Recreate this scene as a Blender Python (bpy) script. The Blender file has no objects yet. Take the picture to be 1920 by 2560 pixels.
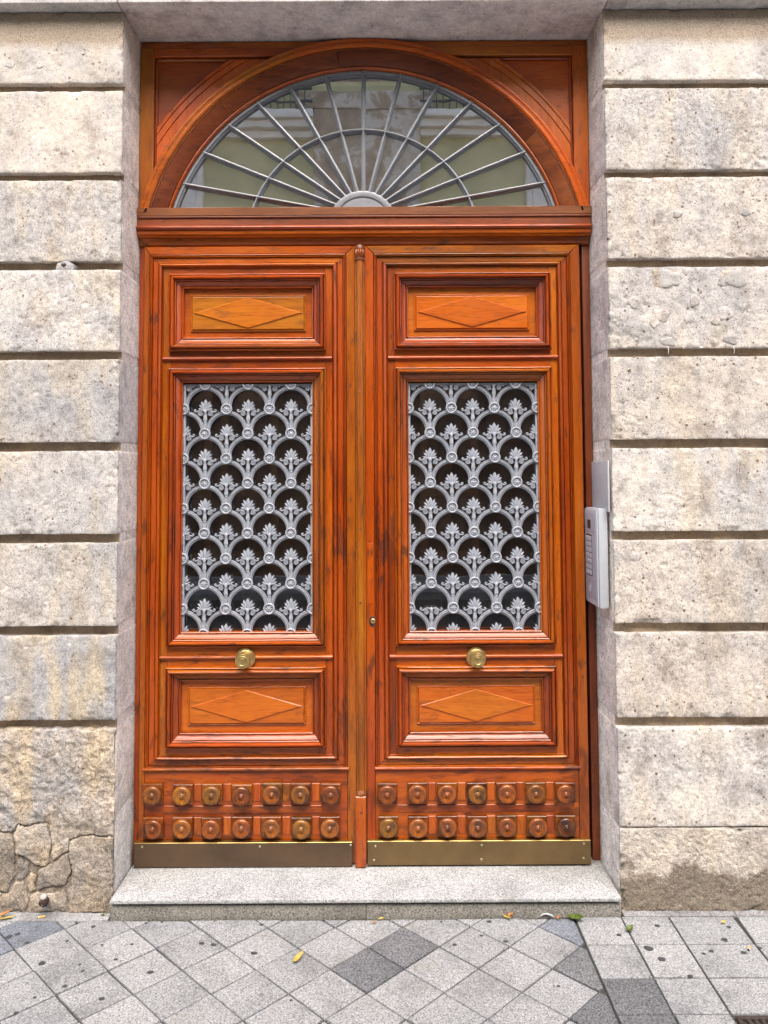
import bpy, bmesh, math, random
import numpy as np
from mathutils import Vector, Matrix, Euler

R = math.radians
random.seed(7)
rng = np.random.default_rng(11)
scene = bpy.context.scene
COL = scene.collection

# ------------------------------------------------------------------ camera
CAM = (0.0, -2.97, 1.635)
F_PX, PITCH, ROLL = 1923.0, R(2.9), R(0.3)
cam = bpy.data.cameras.new('camera')
camo = bpy.data.objects.new('camera', cam)
COL.objects.link(camo)
cam.sensor_fit = 'VERTICAL'
cam.sensor_height = 36.0
cam.lens = F_PX * 36.0 / 2560.0
cam.shift_y = -(1280.0 - (1190.0 - F_PX * math.tan(PITCH))) / 2560.0
cam.clip_start, cam.clip_end = 0.05, 500.0
camo.matrix_world = Matrix.Translation(CAM) @ Matrix.Rotation(R(90) + PITCH, 4, 'X') @ Matrix.Rotation(-ROLL, 4, 'Z')
scene.camera = camo

# ------------------------------------------------------------------ world, sun, exposure
SUN_EL, SUN_AZ = R(56), R(176)          # azimuth clockwise from +Y (into the wall); the sun stands behind the camera
world = bpy.data.worlds.new('World')
scene.world = world
world.use_nodes = True
wn = world.node_tree.nodes
wl = world.node_tree.links
bg = wn['Background']
sky = wn.new('ShaderNodeTexSky')
sky.sky_type = 'NISHITA'
sky.sun_disc = False
sky.sun_elevation = SUN_EL
sky.sun_rotation = SUN_AZ
sky.air_density = 1.0
sky.dust_density = 4.0
sky.ozone_density = 1.0
wl.new(sky.outputs[0], bg.inputs[0])
bg.inputs[1].default_value = 0.15
sun = bpy.data.lights.new('sun', 'SUN')
sun.energy = 0.8
sun.angle = R(50)
sun.color = (1.0, 0.955, 0.88)
suno = bpy.data.objects.new('sun', sun)
COL.objects.link(suno)
sd = Vector((math.sin(SUN_AZ) * math.cos(SUN_EL), math.cos(SUN_AZ) * math.cos(SUN_EL), math.sin(SUN_EL)))
suno.rotation_euler = sd.to_track_quat('Z', 'Y').to_euler()
scene.view_settings.view_transform = 'Standard'
scene.view_settings.look = 'None'
scene.view_settings.gamma = 1.0
scene.view_settings.use_curve_mapping = False
scene.view_settings.exposure = 1.90
scene.cycles.use_adaptive_sampling = True
scene.cycles.adaptive_threshold = 0.02
scene.cycles.max_bounces = 6
scene.cycles.diffuse_bounces = 4
scene.cycles.glossy_bounces = 3
scene.cycles.transparent_max_bounces = 6

# ------------------------------------------------------------------ numeric noise
_perm = rng.random((64, 64, 64)) * 2 - 1

def vnoise(p):
    p = np.asarray(p, float)
    i = np.floor(p).astype(int)
    f = p - i
    f = f * f * f * (f * (f * 6 - 15) + 10)
    out = 0
    for dx in (0, 1):
        wx = f[..., 0] if dx else 1 - f[..., 0]
        for dy in (0, 1):
            wy = f[..., 1] if dy else 1 - f[..., 1]
            for dz in (0, 1):
                wz = f[..., 2] if dz else 1 - f[..., 2]
                out = out + wx * wy * wz * _perm[(i[..., 0] + dx) & 63, (i[..., 1] + dy) & 63, (i[..., 2] + dz) & 63]
    return out

def fbm(p, octaves=4, gain=0.5):
    p = np.asarray(p, float)
    a, s, out = 1.0, 0.0, 0
    for o in range(octaves):
        out = out + a * vnoise(p * (2 ** o) + 17.3 * o)
        s += a
        a *= gain
    return out / s

def sstep(a, b, x):
    t = np.clip((x - a) / (b - a), 0, 1)
    return t * t * (3 - 2 * t)

# ------------------------------------------------------------------ node helper
def nd(nt, typ, ins=None, **attrs):
    n = nt.nodes.new('ShaderNode' + typ)
    for k, v in attrs.items():
        setattr(n, k, v)
    for k, v in (ins or {}).items():
        s = n.inputs[k]
        if isinstance(v, bpy.types.NodeSocket):
            nt.links.new(v, s)
        elif isinstance(v, bpy.types.Node):
            nt.links.new(v.outputs[0], s)
        else:
            if isinstance(v, tuple) and len(v) == 3 and s.type == 'RGBA':
                v = (*v, 1.0)
            s.default_value = v
    return n

def ramp(nt, fac, stops, interp='LINEAR'):
    n = nd(nt, 'ValToRGB', {0: fac})
    cr = n.color_ramp
    cr.interpolation = interp
    while len(cr.elements) < len(stops):
        cr.elements.new(0.5)
    for e, (p, c) in zip(cr.elements, stops):
        e.position = p
        if not isinstance(c, tuple):
            c = (c, c, c)
        e.color = (*c, 1.0)
    return n.outputs[0]

def mix(nt, fac, a, b, blend='MIX'):
    n = nd(nt, 'Mix', data_type='RGBA', blend_type=blend)
    for s, v in ((n.inputs[0], fac), (n.inputs[6], a), (n.inputs[7], b)):
        if isinstance(v, bpy.types.NodeSocket):
            nt.links.new(v, s)
        elif isinstance(v, tuple):
            s.default_value = (*v, 1.0)
        else:
            s.default_value = v
    return n.outputs[2]

def math_(nt, op, a, b=None, clamp=False):
    n = nd(nt, 'Math', operation=op, use_clamp=clamp)
    for s, v in zip(n.inputs, (a, b)):
        if v is None:
            continue
        if isinstance(v, bpy.types.NodeSocket):
            nt.links.new(v, s)
        else:
            s.default_value = v
    return n.outputs[0]

def new_mat(name):
    m = bpy.data.materials.new(name)
    m.use_nodes = True
    nt = m.node_tree
    b = nt.nodes['Principled BSDF']
    return m, nt, b

def obj_vec(nt, jitter=True):
    tc = nd(nt, 'TexCoord')
    if not jitter:
        return tc.outputs['Object']
    oi = nd(nt, 'ObjectInfo')
    off = nd(nt, 'VectorMath', {0: oi.outputs['Random'], 1: (17.3, 9.1, 31.7)}, operation='MULTIPLY')
    return nd(nt, 'VectorMath', {0: tc.outputs['Object'], 1: off.outputs[0]}, operation='ADD').outputs[0]

def noise(nt, vec, scale, detail=4, rough=0.55, dist=0.0):
    return nd(nt, 'TexNoise', {'Vector': vec, 'Scale': scale, 'Detail': detail, 'Roughness': rough, 'Distortion': dist}).outputs['Fac']

def stretch(nt, vec, s):
    return nd(nt, 'Mapping', {'Vector': vec, 'Scale': s}).outputs[0]

def bump(nt, b, h, strength, dist):
    n = nd(nt, 'Bump', {'Height': h, 'Strength': strength, 'Distance': dist})
    nt.links.new(n.outputs[0], b.inputs['Normal'])
    return n

# ------------------------------------------------------------------ materials
def wood(name, axis, dark, mid, light, wear=0.62, rough=0.30, coat=0.38):
    m, nt, b = new_mat(name)
    v = obj_vec(nt)
    long = {'x': (0.09, 1, 1), 'z': (1, 1, 0.09)}[axis]
    half = {'x': (0.30, 1, 1), 'z': (1, 1, 0.30)}[axis]
    vg = stretch(nt, v, long)
    vw = stretch(nt, v, half)
    g_fine = noise(nt, vg, 190, 2, 0.65, 0.4)
    g_mid = noise(nt, vg, 38, 3, 0.6, 0.8)
    tone = noise(nt, vw, 4.0, 2, 0.6, 0.3)
    k = math_(nt, 'ADD', math_(nt, 'MULTIPLY', g_mid, 0.42), math_(nt, 'MULTIPLY', tone, 0.66))
    col = ramp(nt, k, [(0.33, dark), (0.50, mid), (0.74, light)])
    oi = nd(nt, 'ObjectInfo')
    tint = ramp(nt, oi.outputs['Random'], [(0.0, (0.66, 0.60, 0.55)), (0.25, (0.95, 0.86, 0.75)), (0.5, (1.06, 0.98, 0.85)), (0.75, (1.02, 1.16, 1.0)), (1.0, (0.84, 1.20, 1.15))])
    col = mix(nt, 1.0, col, tint, 'MULTIPLY')
    fine = ramp(nt, g_fine, [(0.28, 0.50), (0.46, 0.96), (0.75, 1.08)])
    col = mix(nt, 0.8, col, fine, 'MULTIPLY')
    # dark old patches and scratches, more of them low on the door
    pos = nd(nt, 'NewGeometry').outputs['Position']
    z = nd(nt, 'SeparateXYZ', {0: pos}).outputs[2]
    low = nd(nt, 'MapRange', {'Value': z, 'From Min': 1.3, 'From Max': 0.2, 'To Min': 0.02, 'To Max': 0.09}).outputs[0]
    for cxz, rad in (((-0.19, 0, 1.36), 0.17), ((0.015, 0, 1.36), 0.17), ((0.80, 0, 0.35), 0.22), ((-0.16, 0, 0.62), 0.14), ((0.02, 0, 1.62), 0.08)):
        flat = nd(nt, 'VectorMath', {0: pos, 1: (1.8, 0, 1.0)}, operation='MULTIPLY').outputs[0]
        dist = nd(nt, 'VectorMath', {0: flat, 1: (cxz[0] * 1.8, 0, cxz[2])}, operation='DISTANCE').outputs['Value']
        low = math_(nt, 'ADD', low, nd(nt, 'MapRange', {'Value': dist, 'From Min': 0.0, 'From Max': rad, 'To Min': 0.20, 'To Max': 0.0}).outputs[0])
    wn_ = math_(nt, 'ADD', noise(nt, vw, 26, 4, 0.7, 0.4), low)
    mask = ramp(nt, wn_, [(0.60, 0.0), (0.68, 1.0)])
    big = noise(nt, v, 2.6, 2, 0.5)
    mask = math_(nt, 'MULTIPLY', mask, ramp(nt, big, [(0.40, 0.4), (0.58, 1.0)]))
    mask = math_(nt, 'MULTIPLY', mask, wear)
    col = mix(nt, mask, col, (0.022, 0.009, 0.005))
    # knots
    vo = nd(nt, 'TexVoronoi', {'Vector': stretch(nt, v, {'x': (0.5, 1, 1), 'z': (1, 1, 0.5)}[axis]), 'Scale': 3.1, 'Randomness': 1.0}).outputs['Distance']
    kn = ramp(nt, math_(nt, 'ADD', vo, math_(nt, 'MULTIPLY', noise(nt, v, 40, 1), 0.03)), [(0.045, 1.0), (0.075, 0.0)])
    col = mix(nt, math_(nt, 'MULTIPLY', kn, 0.7), col, (0.03, 0.01, 0.004))
    nt.links.new(col, b.inputs['Base Color'])
    rr = math_(nt, 'ADD', math_(nt, 'MULTIPLY', noise(nt, vw, 14, 2), 0.30), rough - 0.13)
    rr = math_(nt, 'ADD', rr, math_(nt, 'MULTIPLY', mask, 0.3), clamp=True)
    nt.links.new(rr, b.inputs['Roughness'])
    b.inputs['Specular IOR Level'].default_value = 0.35
    b.inputs['Coat Weight'].default_value = coat
    b.inputs['Coat Roughness'].default_value = 0.11
    h = math_(nt, 'ADD', math_(nt, 'MULTIPLY', g_fine, 0.5), math_(nt, 'MULTIPLY', noise(nt, vw, 55, 1), 0.6))
    bn = bump(nt, b, h, 0.35, 0.0022)
    nt.links.new(bn.outputs[0], b.inputs['Coat Normal'])
    return m

ORG = ((0.1462, 0.0258, 0.0026), (0.3654, 0.0675, 0.0034), (0.4677, 0.1179, 0.0049))
RED = ((0.1218, 0.0193, 0.0023), (0.3362, 0.0536, 0.0029), (0.4385, 0.0911, 0.0041))
YEL = ((0.2339, 0.0443, 0.0038), (0.4190, 0.0887, 0.0045), (0.5067, 0.1340, 0.0068))
BRN = ((0.0805, 0.0173, 0.0053), (0.1954, 0.0458, 0.0125), (0.2874, 0.0763, 0.0196))
W = {}
for ax in 'xz':
    W['org', ax] = wood('varnished_orange_wood_' + ax, ax, *ORG)
    W['red', ax] = wood('varnished_red_wood_' + ax, ax, *RED, wear=0.68)
    W['yel', ax] = wood('varnished_honey_wood_' + ax, ax, *YEL, wear=0.35)
    W['brn', ax] = wood('dull_brown_wood_' + ax, ax, *BRN, wear=0.4, rough=0.42, coat=0.15)
for ax in 'xz':
    W['arc', ax] = wood('bright_arch_wood_' + ax, ax, (0.24, 0.040, 0.004), (0.46, 0.082, 0.0055), (0.54, 0.125, 0.008), wear=0.45)
W['blk', 'x'] = wood('stud_block_wood', 'x', (0.0504, 0.0118, 0.0034), (0.1680, 0.0403, 0.0059), (0.2856, 0.0798, 0.0101), wear=0.8, coat=0.25)
W['turn', 'z'] = wood('turned_stud_wood', 'z', (0.05, 0.014, 0.004), (0.205, 0.054, 0.008), (0.36, 0.108, 0.014), wear=1.0, rough=0.22, coat=0.5)

def stone(name, cream, grey, yellow, ymix=0.5, pits=0.9, grain=0.46, bstr=0.55, z_band=None, bdist=0.003):
    m, nt, b = new_mat(name)
    v = obj_vec(nt)
    big = noise(nt, v, 3.0, 3, 0.6)
    col = mix(nt, ramp(nt, big, [(0.40, 0.0), (0.60, 1.0)]), cream, grey)
    streak = noise(nt, stretch(nt, v, (1, 1, 0.28)), 7.5, 4, 0.62, 0.3)
    col = mix(nt, math_(nt, 'MULTIPLY', ramp(nt, streak, [(0.47, 0.0), (0.60, 1.0)]), ymix), col, yellow)
    oi = nd(nt, 'ObjectInfo')
    col = mix(nt, 1.0, col, ramp(nt, oi.outputs['Random'], [(0.0, (0.82, 0.825, 0.84)), (0.35, (0.94, 0.935, 0.93)), (0.65, (1.0, 0.965, 0.92)), (1.0, (1.10, 1.09, 1.07))]), 'MULTIPLY')
    big2 = noise(nt, v, 9.0, 4, 0.65)
    col = mix(nt, 0.9, col, ramp(nt, big2, [(0.32, (0.64, 0.615, 0.60)), (0.47, (0.97, 0.965, 0.96)), (0.66, (1.16, 1.14, 1.10))]), 'MULTIPLY')
    midn = noise(nt, v, 42, 4, 0.72)
    fine = noise(nt, v, 170, 2, 0.75)
    col = mix(nt, grain, col, ramp(nt, midn, [(0.28, 0.30), (0.5, 1.0), (0.72, 1.5)]), 'MULTIPLY')
    col = mix(nt, grain * 1.5, col, ramp(nt, fine, [(0.30, 0.40), (0.5, 1.0), (0.70, 1.4)]), 'MULTIPLY')
    vo = nd(nt, 'TexVoronoi', {'Vector': v, 'Scale': 34.0, 'Randomness': 1.0}).outputs['Distance']
    vo = math_(nt, 'ADD', vo, math_(nt, 'MULTIPLY', noise(nt, v, 120, 1), 0.25))
    sel = ramp(nt, noise(nt, v, 16, 1), [(0.50, 0.0), (0.60, 1.0)])
    pit = math_(nt, 'MULTIPLY', ramp(nt, vo, [(0.24, 1.0), (0.34, 0.0)]), sel)
    col = mix(nt, math_(nt, 'MULTIPLY', pit, pits), col, (0.14, 0.085, 0.05))
    vo2 = nd(nt, 'TexVoronoi', {'Vector': v, 'Scale': 88.0, 'Randomness': 1.0}).outputs['Distance']
    sel2 = ramp(nt, noise(nt, v, 30, 1), [(0.52, 0.0), (0.6, 1.0)])
    pit2 = math_(nt, 'MULTIPLY', ramp(nt, vo2, [(0.16, 1.0), (0.26, 0.0)]), sel2)
    col = mix(nt, math_(nt, 'MULTIPLY', pit2, pits), col, (0.10, 0.065, 0.045))
    if z_band:                                   # (low z, high z, colour): ragged-edged band of another colour; dirt on the base stone
        lo, hi, sc = z_band
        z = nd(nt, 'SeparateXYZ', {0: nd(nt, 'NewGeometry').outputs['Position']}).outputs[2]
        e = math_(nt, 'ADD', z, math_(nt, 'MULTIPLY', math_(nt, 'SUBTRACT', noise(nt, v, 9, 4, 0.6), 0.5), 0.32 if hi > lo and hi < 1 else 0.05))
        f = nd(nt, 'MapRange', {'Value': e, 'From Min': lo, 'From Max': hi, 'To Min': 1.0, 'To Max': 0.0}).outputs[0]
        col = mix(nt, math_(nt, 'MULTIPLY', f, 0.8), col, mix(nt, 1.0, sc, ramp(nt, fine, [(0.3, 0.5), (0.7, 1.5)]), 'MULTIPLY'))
    nt.links.new(col, b.inputs['Base Color'])
    b.inputs['Roughness'].default_value = 0.92
    b.inputs['Specular IOR Level'].default_value = 0.2
    h = math_(nt, 'ADD', math_(nt, 'MULTIPLY', fine, 0.45), math_(nt, 'MULTIPLY', midn, 0.9))
    bump(nt, b, h, bstr, bdist)
    return m

CREAM, GREY, YELL = (0.515, 0.485, 0.455), (0.41, 0.405, 0.405), (0.50, 0.43, 0.32)
M_STONE = stone('limestone', CREAM, GREY, YELL)
M_STONE_R = stone('pale_limestone', (0.535, 0.50, 0.462), (0.44, 0.425, 0.415), (0.49, 0.43, 0.34), 0.5, 1.0)
M_STONE_TOP = stone('limestone_with_brown_band', (0.535, 0.505, 0.475), (0.46, 0.45, 0.44), YELL, 0.3, 0.8, 0.30, 0.6,
                    z_band=(3.372, 3.332, (0.33, 0.255, 0.18)))  # top of the course turns brown above a ragged edge
M_STONE_GREY = stone('grey_limestone', (0.42, 0.41, 0.405), (0.36, 0.365, 0.375), YELL, 0.9, 0.6)
M_STONE_ROUGH = stone('rough_brown_stone', (0.45, 0.39, 0.32), (0.35, 0.34, 0.335), (0.48, 0.39, 0.27), 0.7, 0.8, 0.55, 0.9, bdist=0.007)
M_RUBBLE = stone('dark_rubble_stone', (0.34, 0.29, 0.23), (0.28, 0.26, 0.235), (0.39, 0.32, 0.24), 0.6, 0.7, 0.6, 0.9, bdist=0.007)
M_STONE_BASE = stone('stained_base_stone', (0.49, 0.445, 0.39), (0.43, 0.41, 0.385), YELL, 0.3, 0.6, 0.4, 1.0,
                     z_band=(0.13, 0.17, (0.17, 0.135, 0.095)), bdist=0.009)
M_REVEAL = stone('reveal_render', (0.62, 0.575, 0.525), (0.65, 0.62, 0.585), (0.68, 0.65, 0.61), 0.8, 0.6, 0.46, 0.7)
M_GROOVE = stone('dirty_groove_mortar', (0.36, 0.28, 0.205), (0.31, 0.25, 0.19), (0.38, 0.295, 0.205), 0.6, 0.5, 0.3, 0.5)
M_MORTAR = stone('grey_mortar', (0.40, 0.39, 0.375), (0.36, 0.36, 0.36), (0.42, 0.40, 0.37), 0.3, 0.3, 0.25, 0.5)
M_LINTEL = stone('lintel_granite', (0.58, 0.55, 0.54), (0.54, 0.525, 0.525), (0.58, 0.55, 0.535), 0.2, 0.55, 0.30, 0.2)

def granite(name, base, spread=1.0, scale=330.0, rough=0.75, gloss=0.3, tonal=0.32):
    m, nt, b = new_mat(name)
    v = obj_vec(nt)
    vo = nd(nt, 'TexVoronoi', {'Vector': v, 'Scale': scale, 'Randomness': 1.0})
    sp = nd(nt, 'SeparateColor', {0: vo.outputs['Color']}).outputs[0]
    lo, hi = 1 - 0.45 * spread, 1 + 0.40 * spread
    s1 = ramp(nt, sp, [(0.0, lo * 0.5), (0.16, lo), (0.34, 0.9), (0.72, 1.05), (0.9, hi)])
    fine = noise(nt, v, scale * 0.42, 1, 0.7)
    s2 = ramp(nt, fine, [(0.3, 0.70), (0.5, 1.0), (0.72, 1.28)])
    blot = noise(nt, v, 5.0, 3, 0.65)
    s3 = ramp(nt, blot, [(0.3, 1 - tonal), (0.5, 1.0), (0.7, 1 + 0.35 * tonal)])
    col = mix(nt, 1.0, base, s1, 'MULTIPLY')
    col = mix(nt, 0.8, col, s2, 'MULTIPLY')
    col = mix(nt, 0.8, col, s3, 'MULTIPLY')
    oi = nd(nt, 'ObjectInfo')
    col = mix(nt, 1.0, col, ramp(nt, oi.outputs['Random'], [(0.0, (0.90, 0.905, 0.91)), (0.5, (1.0, 1.0, 1.0)), (1.0, (1.09, 1.085, 1.07))]), 'MULTIPLY')
    rust = noise(nt, v, 3.1, 4, 0.6)
    col = mix(nt, ramp(nt, rust, [(0.60, 0.0), (0.75, 0.35)]), col, tuple(c * k for c, k in zip(base, (0.95, 0.82, 0.62))))
    nt.links.new(col, b.inputs['Base Color'])
    b.inputs['Roughness'].default_value = rough
    b.inputs['Specular IOR Level'].default_value = gloss
    bump(nt, b, fine, 0.25, 0.0012)
    return m

M_PAVE = granite('paving_terrazzo', (0.285, 0.287, 0.285), 0.72)
M_PAVE_DARK = granite('dark_paving_terrazzo', (0.135, 0.138, 0.142), 1.1)
M_PAVE_BLUE = granite('blue_grey_paving', (0.18, 0.193, 0.217), 0.8)
M_TREAD = granite('doorstep_granite', (0.385, 0.387, 0.378), 0.9, 340.0, 0.6, tonal=0.3)
M_RISER = granite('dirty_riser_granite', (0.25, 0.236, 0.208), 0.9, 300.0, 0.75)
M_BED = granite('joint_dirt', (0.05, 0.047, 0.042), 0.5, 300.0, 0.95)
M_CEMENT = granite('edge_cement', (0.31, 0.305, 0.30), 0.5, 300.0, 0.9, tonal=0.6)
M_ROAD = granite('asphalt', (0.055, 0.055, 0.057), 0.6, 120.0, 0.9)

def simple(name, col, rough=0.5, metal=0.0, var=0.15, scale=40.0, bstr=0.1, spec=0.5, bdist=0.001, speck=None):
    m, nt, b = new_mat(name)
    v = obj_vec(nt)
    n = noise(nt, v, scale, 5, 0.65)
    c = mix(nt, 1.0, col, ramp(nt, n, [(0.3, 1 - var), (0.5, 1.0), (0.7, 1 + var)]), 'MULTIPLY')
    if speck:
        c = mix(nt, ramp(nt, noise(nt, v, scale * 1.7, 4, 0.7), [(0.60, 0.0), (0.68, 1.0)]), c, speck)
    nt.links.new(c, b.inputs['Base Color'])
    nt.links.new(math_(nt, 'ADD', math_(nt, 'MULTIPLY', n, 0.2), rough - 0.1), b.inputs['Roughness'])
    b.inputs['Metallic'].default_value = metal
    b.inputs['Specular IOR Level'].default_value = spec
    bump(nt, b, n, bstr, bdist)
    return m

M_IRON = simple('grey_painted_iron', (0.31, 0.33, 0.37), 0.34, 0.0, 0.16, 90, 0.2)
M_STEEL = simple('grey_painted_steel', (0.225, 0.236, 0.257), 0.35, 0.1, 0.12, 60, 0.1)
M_BRASS = simple('worn_brass', (0.56, 0.40, 0.16), 0.33, 0.9, 0.25, 50, 0.1)
M_KICK = simple('tarnished_brass_sheet', (0.17, 0.110, 0.046), 0.42, 0.55, 0.22, 7, 0.05)
M_KICK_L = simple('dark_brown_plate', (0.095, 0.058, 0.032), 0.5, 0.35, 0.25, 7, 0.05)
M_KICKEDGE = simple('bright_brass_edge', (0.48, 0.34, 0.12), 0.3, 0.9, 0.2, 40, 0.1)
M_SCREW = simple('screw_metal', (0.42, 0.37, 0.26), 0.35, 0.9, 0.2, 200, 0.1)
M_ALU = simple('intercom_aluminium', (0.42, 0.44, 0.475), 0.4, 0.0, 0.05, 30, 0.03)
M_ALU_D = simple('intercom_face', (0.33, 0.345, 0.39), 0.4, 0.0, 0.05, 30, 0.03)
M_BLACK = simple('black_plastic', (0.02, 0.02, 0.022), 0.4, 0.0, 0.1)
M_PLATE = simple('grey_painted_plate', (0.43, 0.435, 0.443), 0.6, 0.0, 0.08, 25, 0.1)
M_GUM = simple('old_gum', (0.045, 0.045, 0.048), 0.8, 0.0, 0.3, 150, 0.2)
M_LEAFG = simple('green_leaf', (0.075, 0.105, 0.012), 0.42, 0.0, 0.7, 90, 0.4, speck=(0.018, 0.028, 0.008))
M_LEAFY = simple('yellow_leaf', (0.42, 0.30, 0.05), 0.55, 0.0, 0.4, 80, 0.3, speck=(0.15, 0.12, 0.02))
M_LEAFB = simple('brown_leaf', (0.36, 0.15, 0.035), 0.6, 0.0, 0.4, 60, 0.3)
M_FILTER = simple('cigarette_filter', (0.62, 0.32, 0.08), 0.8, 0.0, 0.2, 300, 0.1)
M_PAPER = simple('cigarette_paper', (0.70, 0.68, 0.64), 0.85, 0.0, 0.1, 200, 0.1)
M_ASH = simple('ash', (0.03, 0.03, 0.03), 0.95, 0.0, 0.3, 300, 0.1)
M_RUST = simple('rusty_iron', (0.075, 0.045, 0.035), 0.75, 0.3, 0.4, 60, 0.5, speck=(0.62, 0.56, 0.50))
M_DRAIN = simple('brown_drain_iron', (0.06, 0.042, 0.036), 0.6, 0.4, 0.4, 60, 0.4)
M_FLAKE = simple('white_plaster_flake', (0.56, 0.51, 0.45), 0.9, 0.0, 0.15, 60, 0.5, bdist=0.003)
M_TAPE = simple('grey_plastic_strip', (0.48, 0.48, 0.48), 0.5)
M_OLIVE = simple('olive_plaster', (0.50, 0.455, 0.24), 0.9, 0.0, 0.12, 2, 0.2)
M_OCREAM = simple('cream_plaster', (0.74, 0.69, 0.60), 0.85, 0.0, 0.12, 3, 0.2)
M_OSTONE, _nt, _b = new_mat('patched_pier_stone')
_v = obj_vec(_nt)
_c = ramp(_nt, noise(_nt, _v, 1.3, 7, 0.66, 0.4), [(0.40, (0.30, 0.215, 0.14)), (0.49, (0.40, 0.305, 0.205)), (0.53, (0.60, 0.54, 0.45)), (0.62, (0.46, 0.37, 0.26)), (0.72, (0.66, 0.61, 0.53))])
_nt.links.new(_c, _b.inputs['Base Color'])
_b.inputs['Roughness'].default_value = 0.9
M_OWOOD = simple('dark_shop_wood', (0.12, 0.065, 0.04), 0.5, 0.0, 0.4, 5, 0.1)
M_OWOOD2 = simple('brown_shutter_wood', (0.26, 0.14, 0.07), 0.5, 0.0, 0.3, 5, 0.1)
M_ORAIL = simple('dark_railing', (0.05, 0.055, 0.05), 0.5, 0.2, 0.2)
M_INT = simple('vestibule_plaster', (0.22, 0.15, 0.09), 0.85, 0.0, 0.2, 3, 0.1)
M_INTW = simple('vestibule_wood', (0.30, 0.14, 0.04), 0.5, 0.0, 0.3, 8, 0.1)

def glass(name, base, k, tint, wob=0.004, dust_haze=0.0):
    m, nt, b = new_mat(name)
    nt.nodes.remove(b)
    out = nt.nodes['Material Output']
    v = obj_vec(nt, False)
    bn = nd(nt, 'Bump', {'Height': noise(nt, v, 6, 2, 0.5), 'Strength': wob, 'Distance': 0.05})
    fr = nd(nt, 'Fresnel', {'IOR': 1.55, 'Normal': bn.outputs[0]}).outputs[0]
    fac = math_(nt, 'ADD', math_(nt, 'MULTIPLY', fr, k), base, clamp=True)
    tr = nd(nt, 'BsdfTransparent', {'Color': (*tint, 1.0)})
    gl = nd(nt, 'BsdfGlossy', {'Color': (0.95, 0.95, 0.95, 1.0), 'Roughness': 0.01, 'Normal': bn.outputs[0]})
    mx = nd(nt, 'MixShader', {0: fac, 1: tr.outputs[0], 2: gl.outputs[0]})
    if dust_haze:  # pale diffuse dust film, added to wash out the reflection
        df = nd(nt, 'BsdfDiffuse', {'Color': (0.62, 0.58, 0.50, 1.0)})
        dn = ramp(nt, noise(nt, v, 7, 4, 0.6), [(0.35, dust_haze * 0.5), (0.65, dust_haze * 1.6)])
        mx = nd(nt, 'MixShader', {0: dn, 1: mx.outputs[0], 2: df.outputs[0]})
    nt.links.new(mx.outputs[0], out.inputs[0])
    return m

M_GLASS = glass('fanlight_glass', 0.44, 1.5, (0.55, 0.54, 0.50), dust_haze=0.05)
M_GLASS2 = glass('door_glass', 0.17, 1.2, (0.75, 0.7, 0.62), dust_haze=0.012)

# ------------------------------------------------------------------ object helpers
def mesh(name, verts, faces, mats, smooth=40, idx=None):
    me = bpy.data.meshes.new(name)
    me.from_pydata([tuple(map(float, v)) for v in verts], [], [tuple(map(int, f)) for f in faces])
    for m in (mats if isinstance(mats, (list, tuple)) else [mats]):
        me.materials.append(m)
    if idx is not None:
        me.polygons.foreach_set('material_index', np.asarray(idx, np.int32))
    bm = bmesh.new()
    bm.from_mesh(me)
    bmesh.ops.recalc_face_normals(bm, faces=bm.faces)
    bm.to_mesh(me)
    bm.free()
    if smooth:
        me.shade_smooth()
        if smooth < 180:
            me.set_sharp_from_angle(angle=R(smooth))
    me.update()
    return me

BASE = {}

def thing(name, label, cat, loc=(0, 0, 0), group=None):
    o = bpy.data.objects.new(name, None)
    o.empty_display_size = 0.1
    o.location = loc
    COL.objects.link(o)
    o['label'] = label
    o['category'] = cat
    if group:
        o['group'] = group
    BASE[o.name] = Vector(loc)
    return o

def part(name, me, parent, loc=(0, 0, 0), rot=None, label=None, kind=None):
    """child mesh; loc is in world coordinates (parents are never rotated)"""
    o = bpy.data.objects.new(name, me)
    COL.objects.link(o)
    w = Vector(loc)
    if parent is not None:
        o.parent = parent
        o.location = w - BASE[parent.name]
    else:
        o.location = w
    if rot is not None:
        o.rotation_euler = rot
    BASE[o.name] = w
    if label:
        o['label'] = label
    if kind:
        o['kind'] = kind
    return o

def tag(o, label, cat, group=None):
    o['label'] = label
    o['category'] = cat
    if group:
        o['group'] = group
    return o

def grid_faces(nr, nc, closed=False):
    i, j = np.meshgrid(np.arange(nr - 1), np.arange(nc if closed else nc - 1), indexing='ij')
    a = i * nc + j
    b = i * nc + (j + 1) % nc
    return np.stack([a, b, b + nc, a + nc], -1).reshape(-1, 4)

def inset(poly, d):
    n = len(poly)
    area = sum(poly[i][0] * poly[(i + 1) % n][1] - poly[(i + 1) % n][0] * poly[i][1] for i in range(n))
    sg = 1 if area > 0 else -1
    L = []
    for i in range(n):
        p, q = np.array(poly[i]), np.array(poly[(i + 1) % n])
        t = (q - p) / (np.linalg.norm(q - p) + 1e-12)
        nrm = np.array((-t[1], t[0])) * sg
        L.append((p + nrm * d, t))
    out = []
    for i in range(n):
        (p, t), (q, u) = L[i - 1], L[i]
        den = t[0] * u[1] - t[1] * u[0]
        if abs(den) < 1e-6:
            out.append(tuple(q))
        else:
            s = ((q[0] - p[0]) * u[1] - (q[1] - p[1]) * u[0]) / den
            out.append(tuple(p + t * s))
    return out

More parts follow.
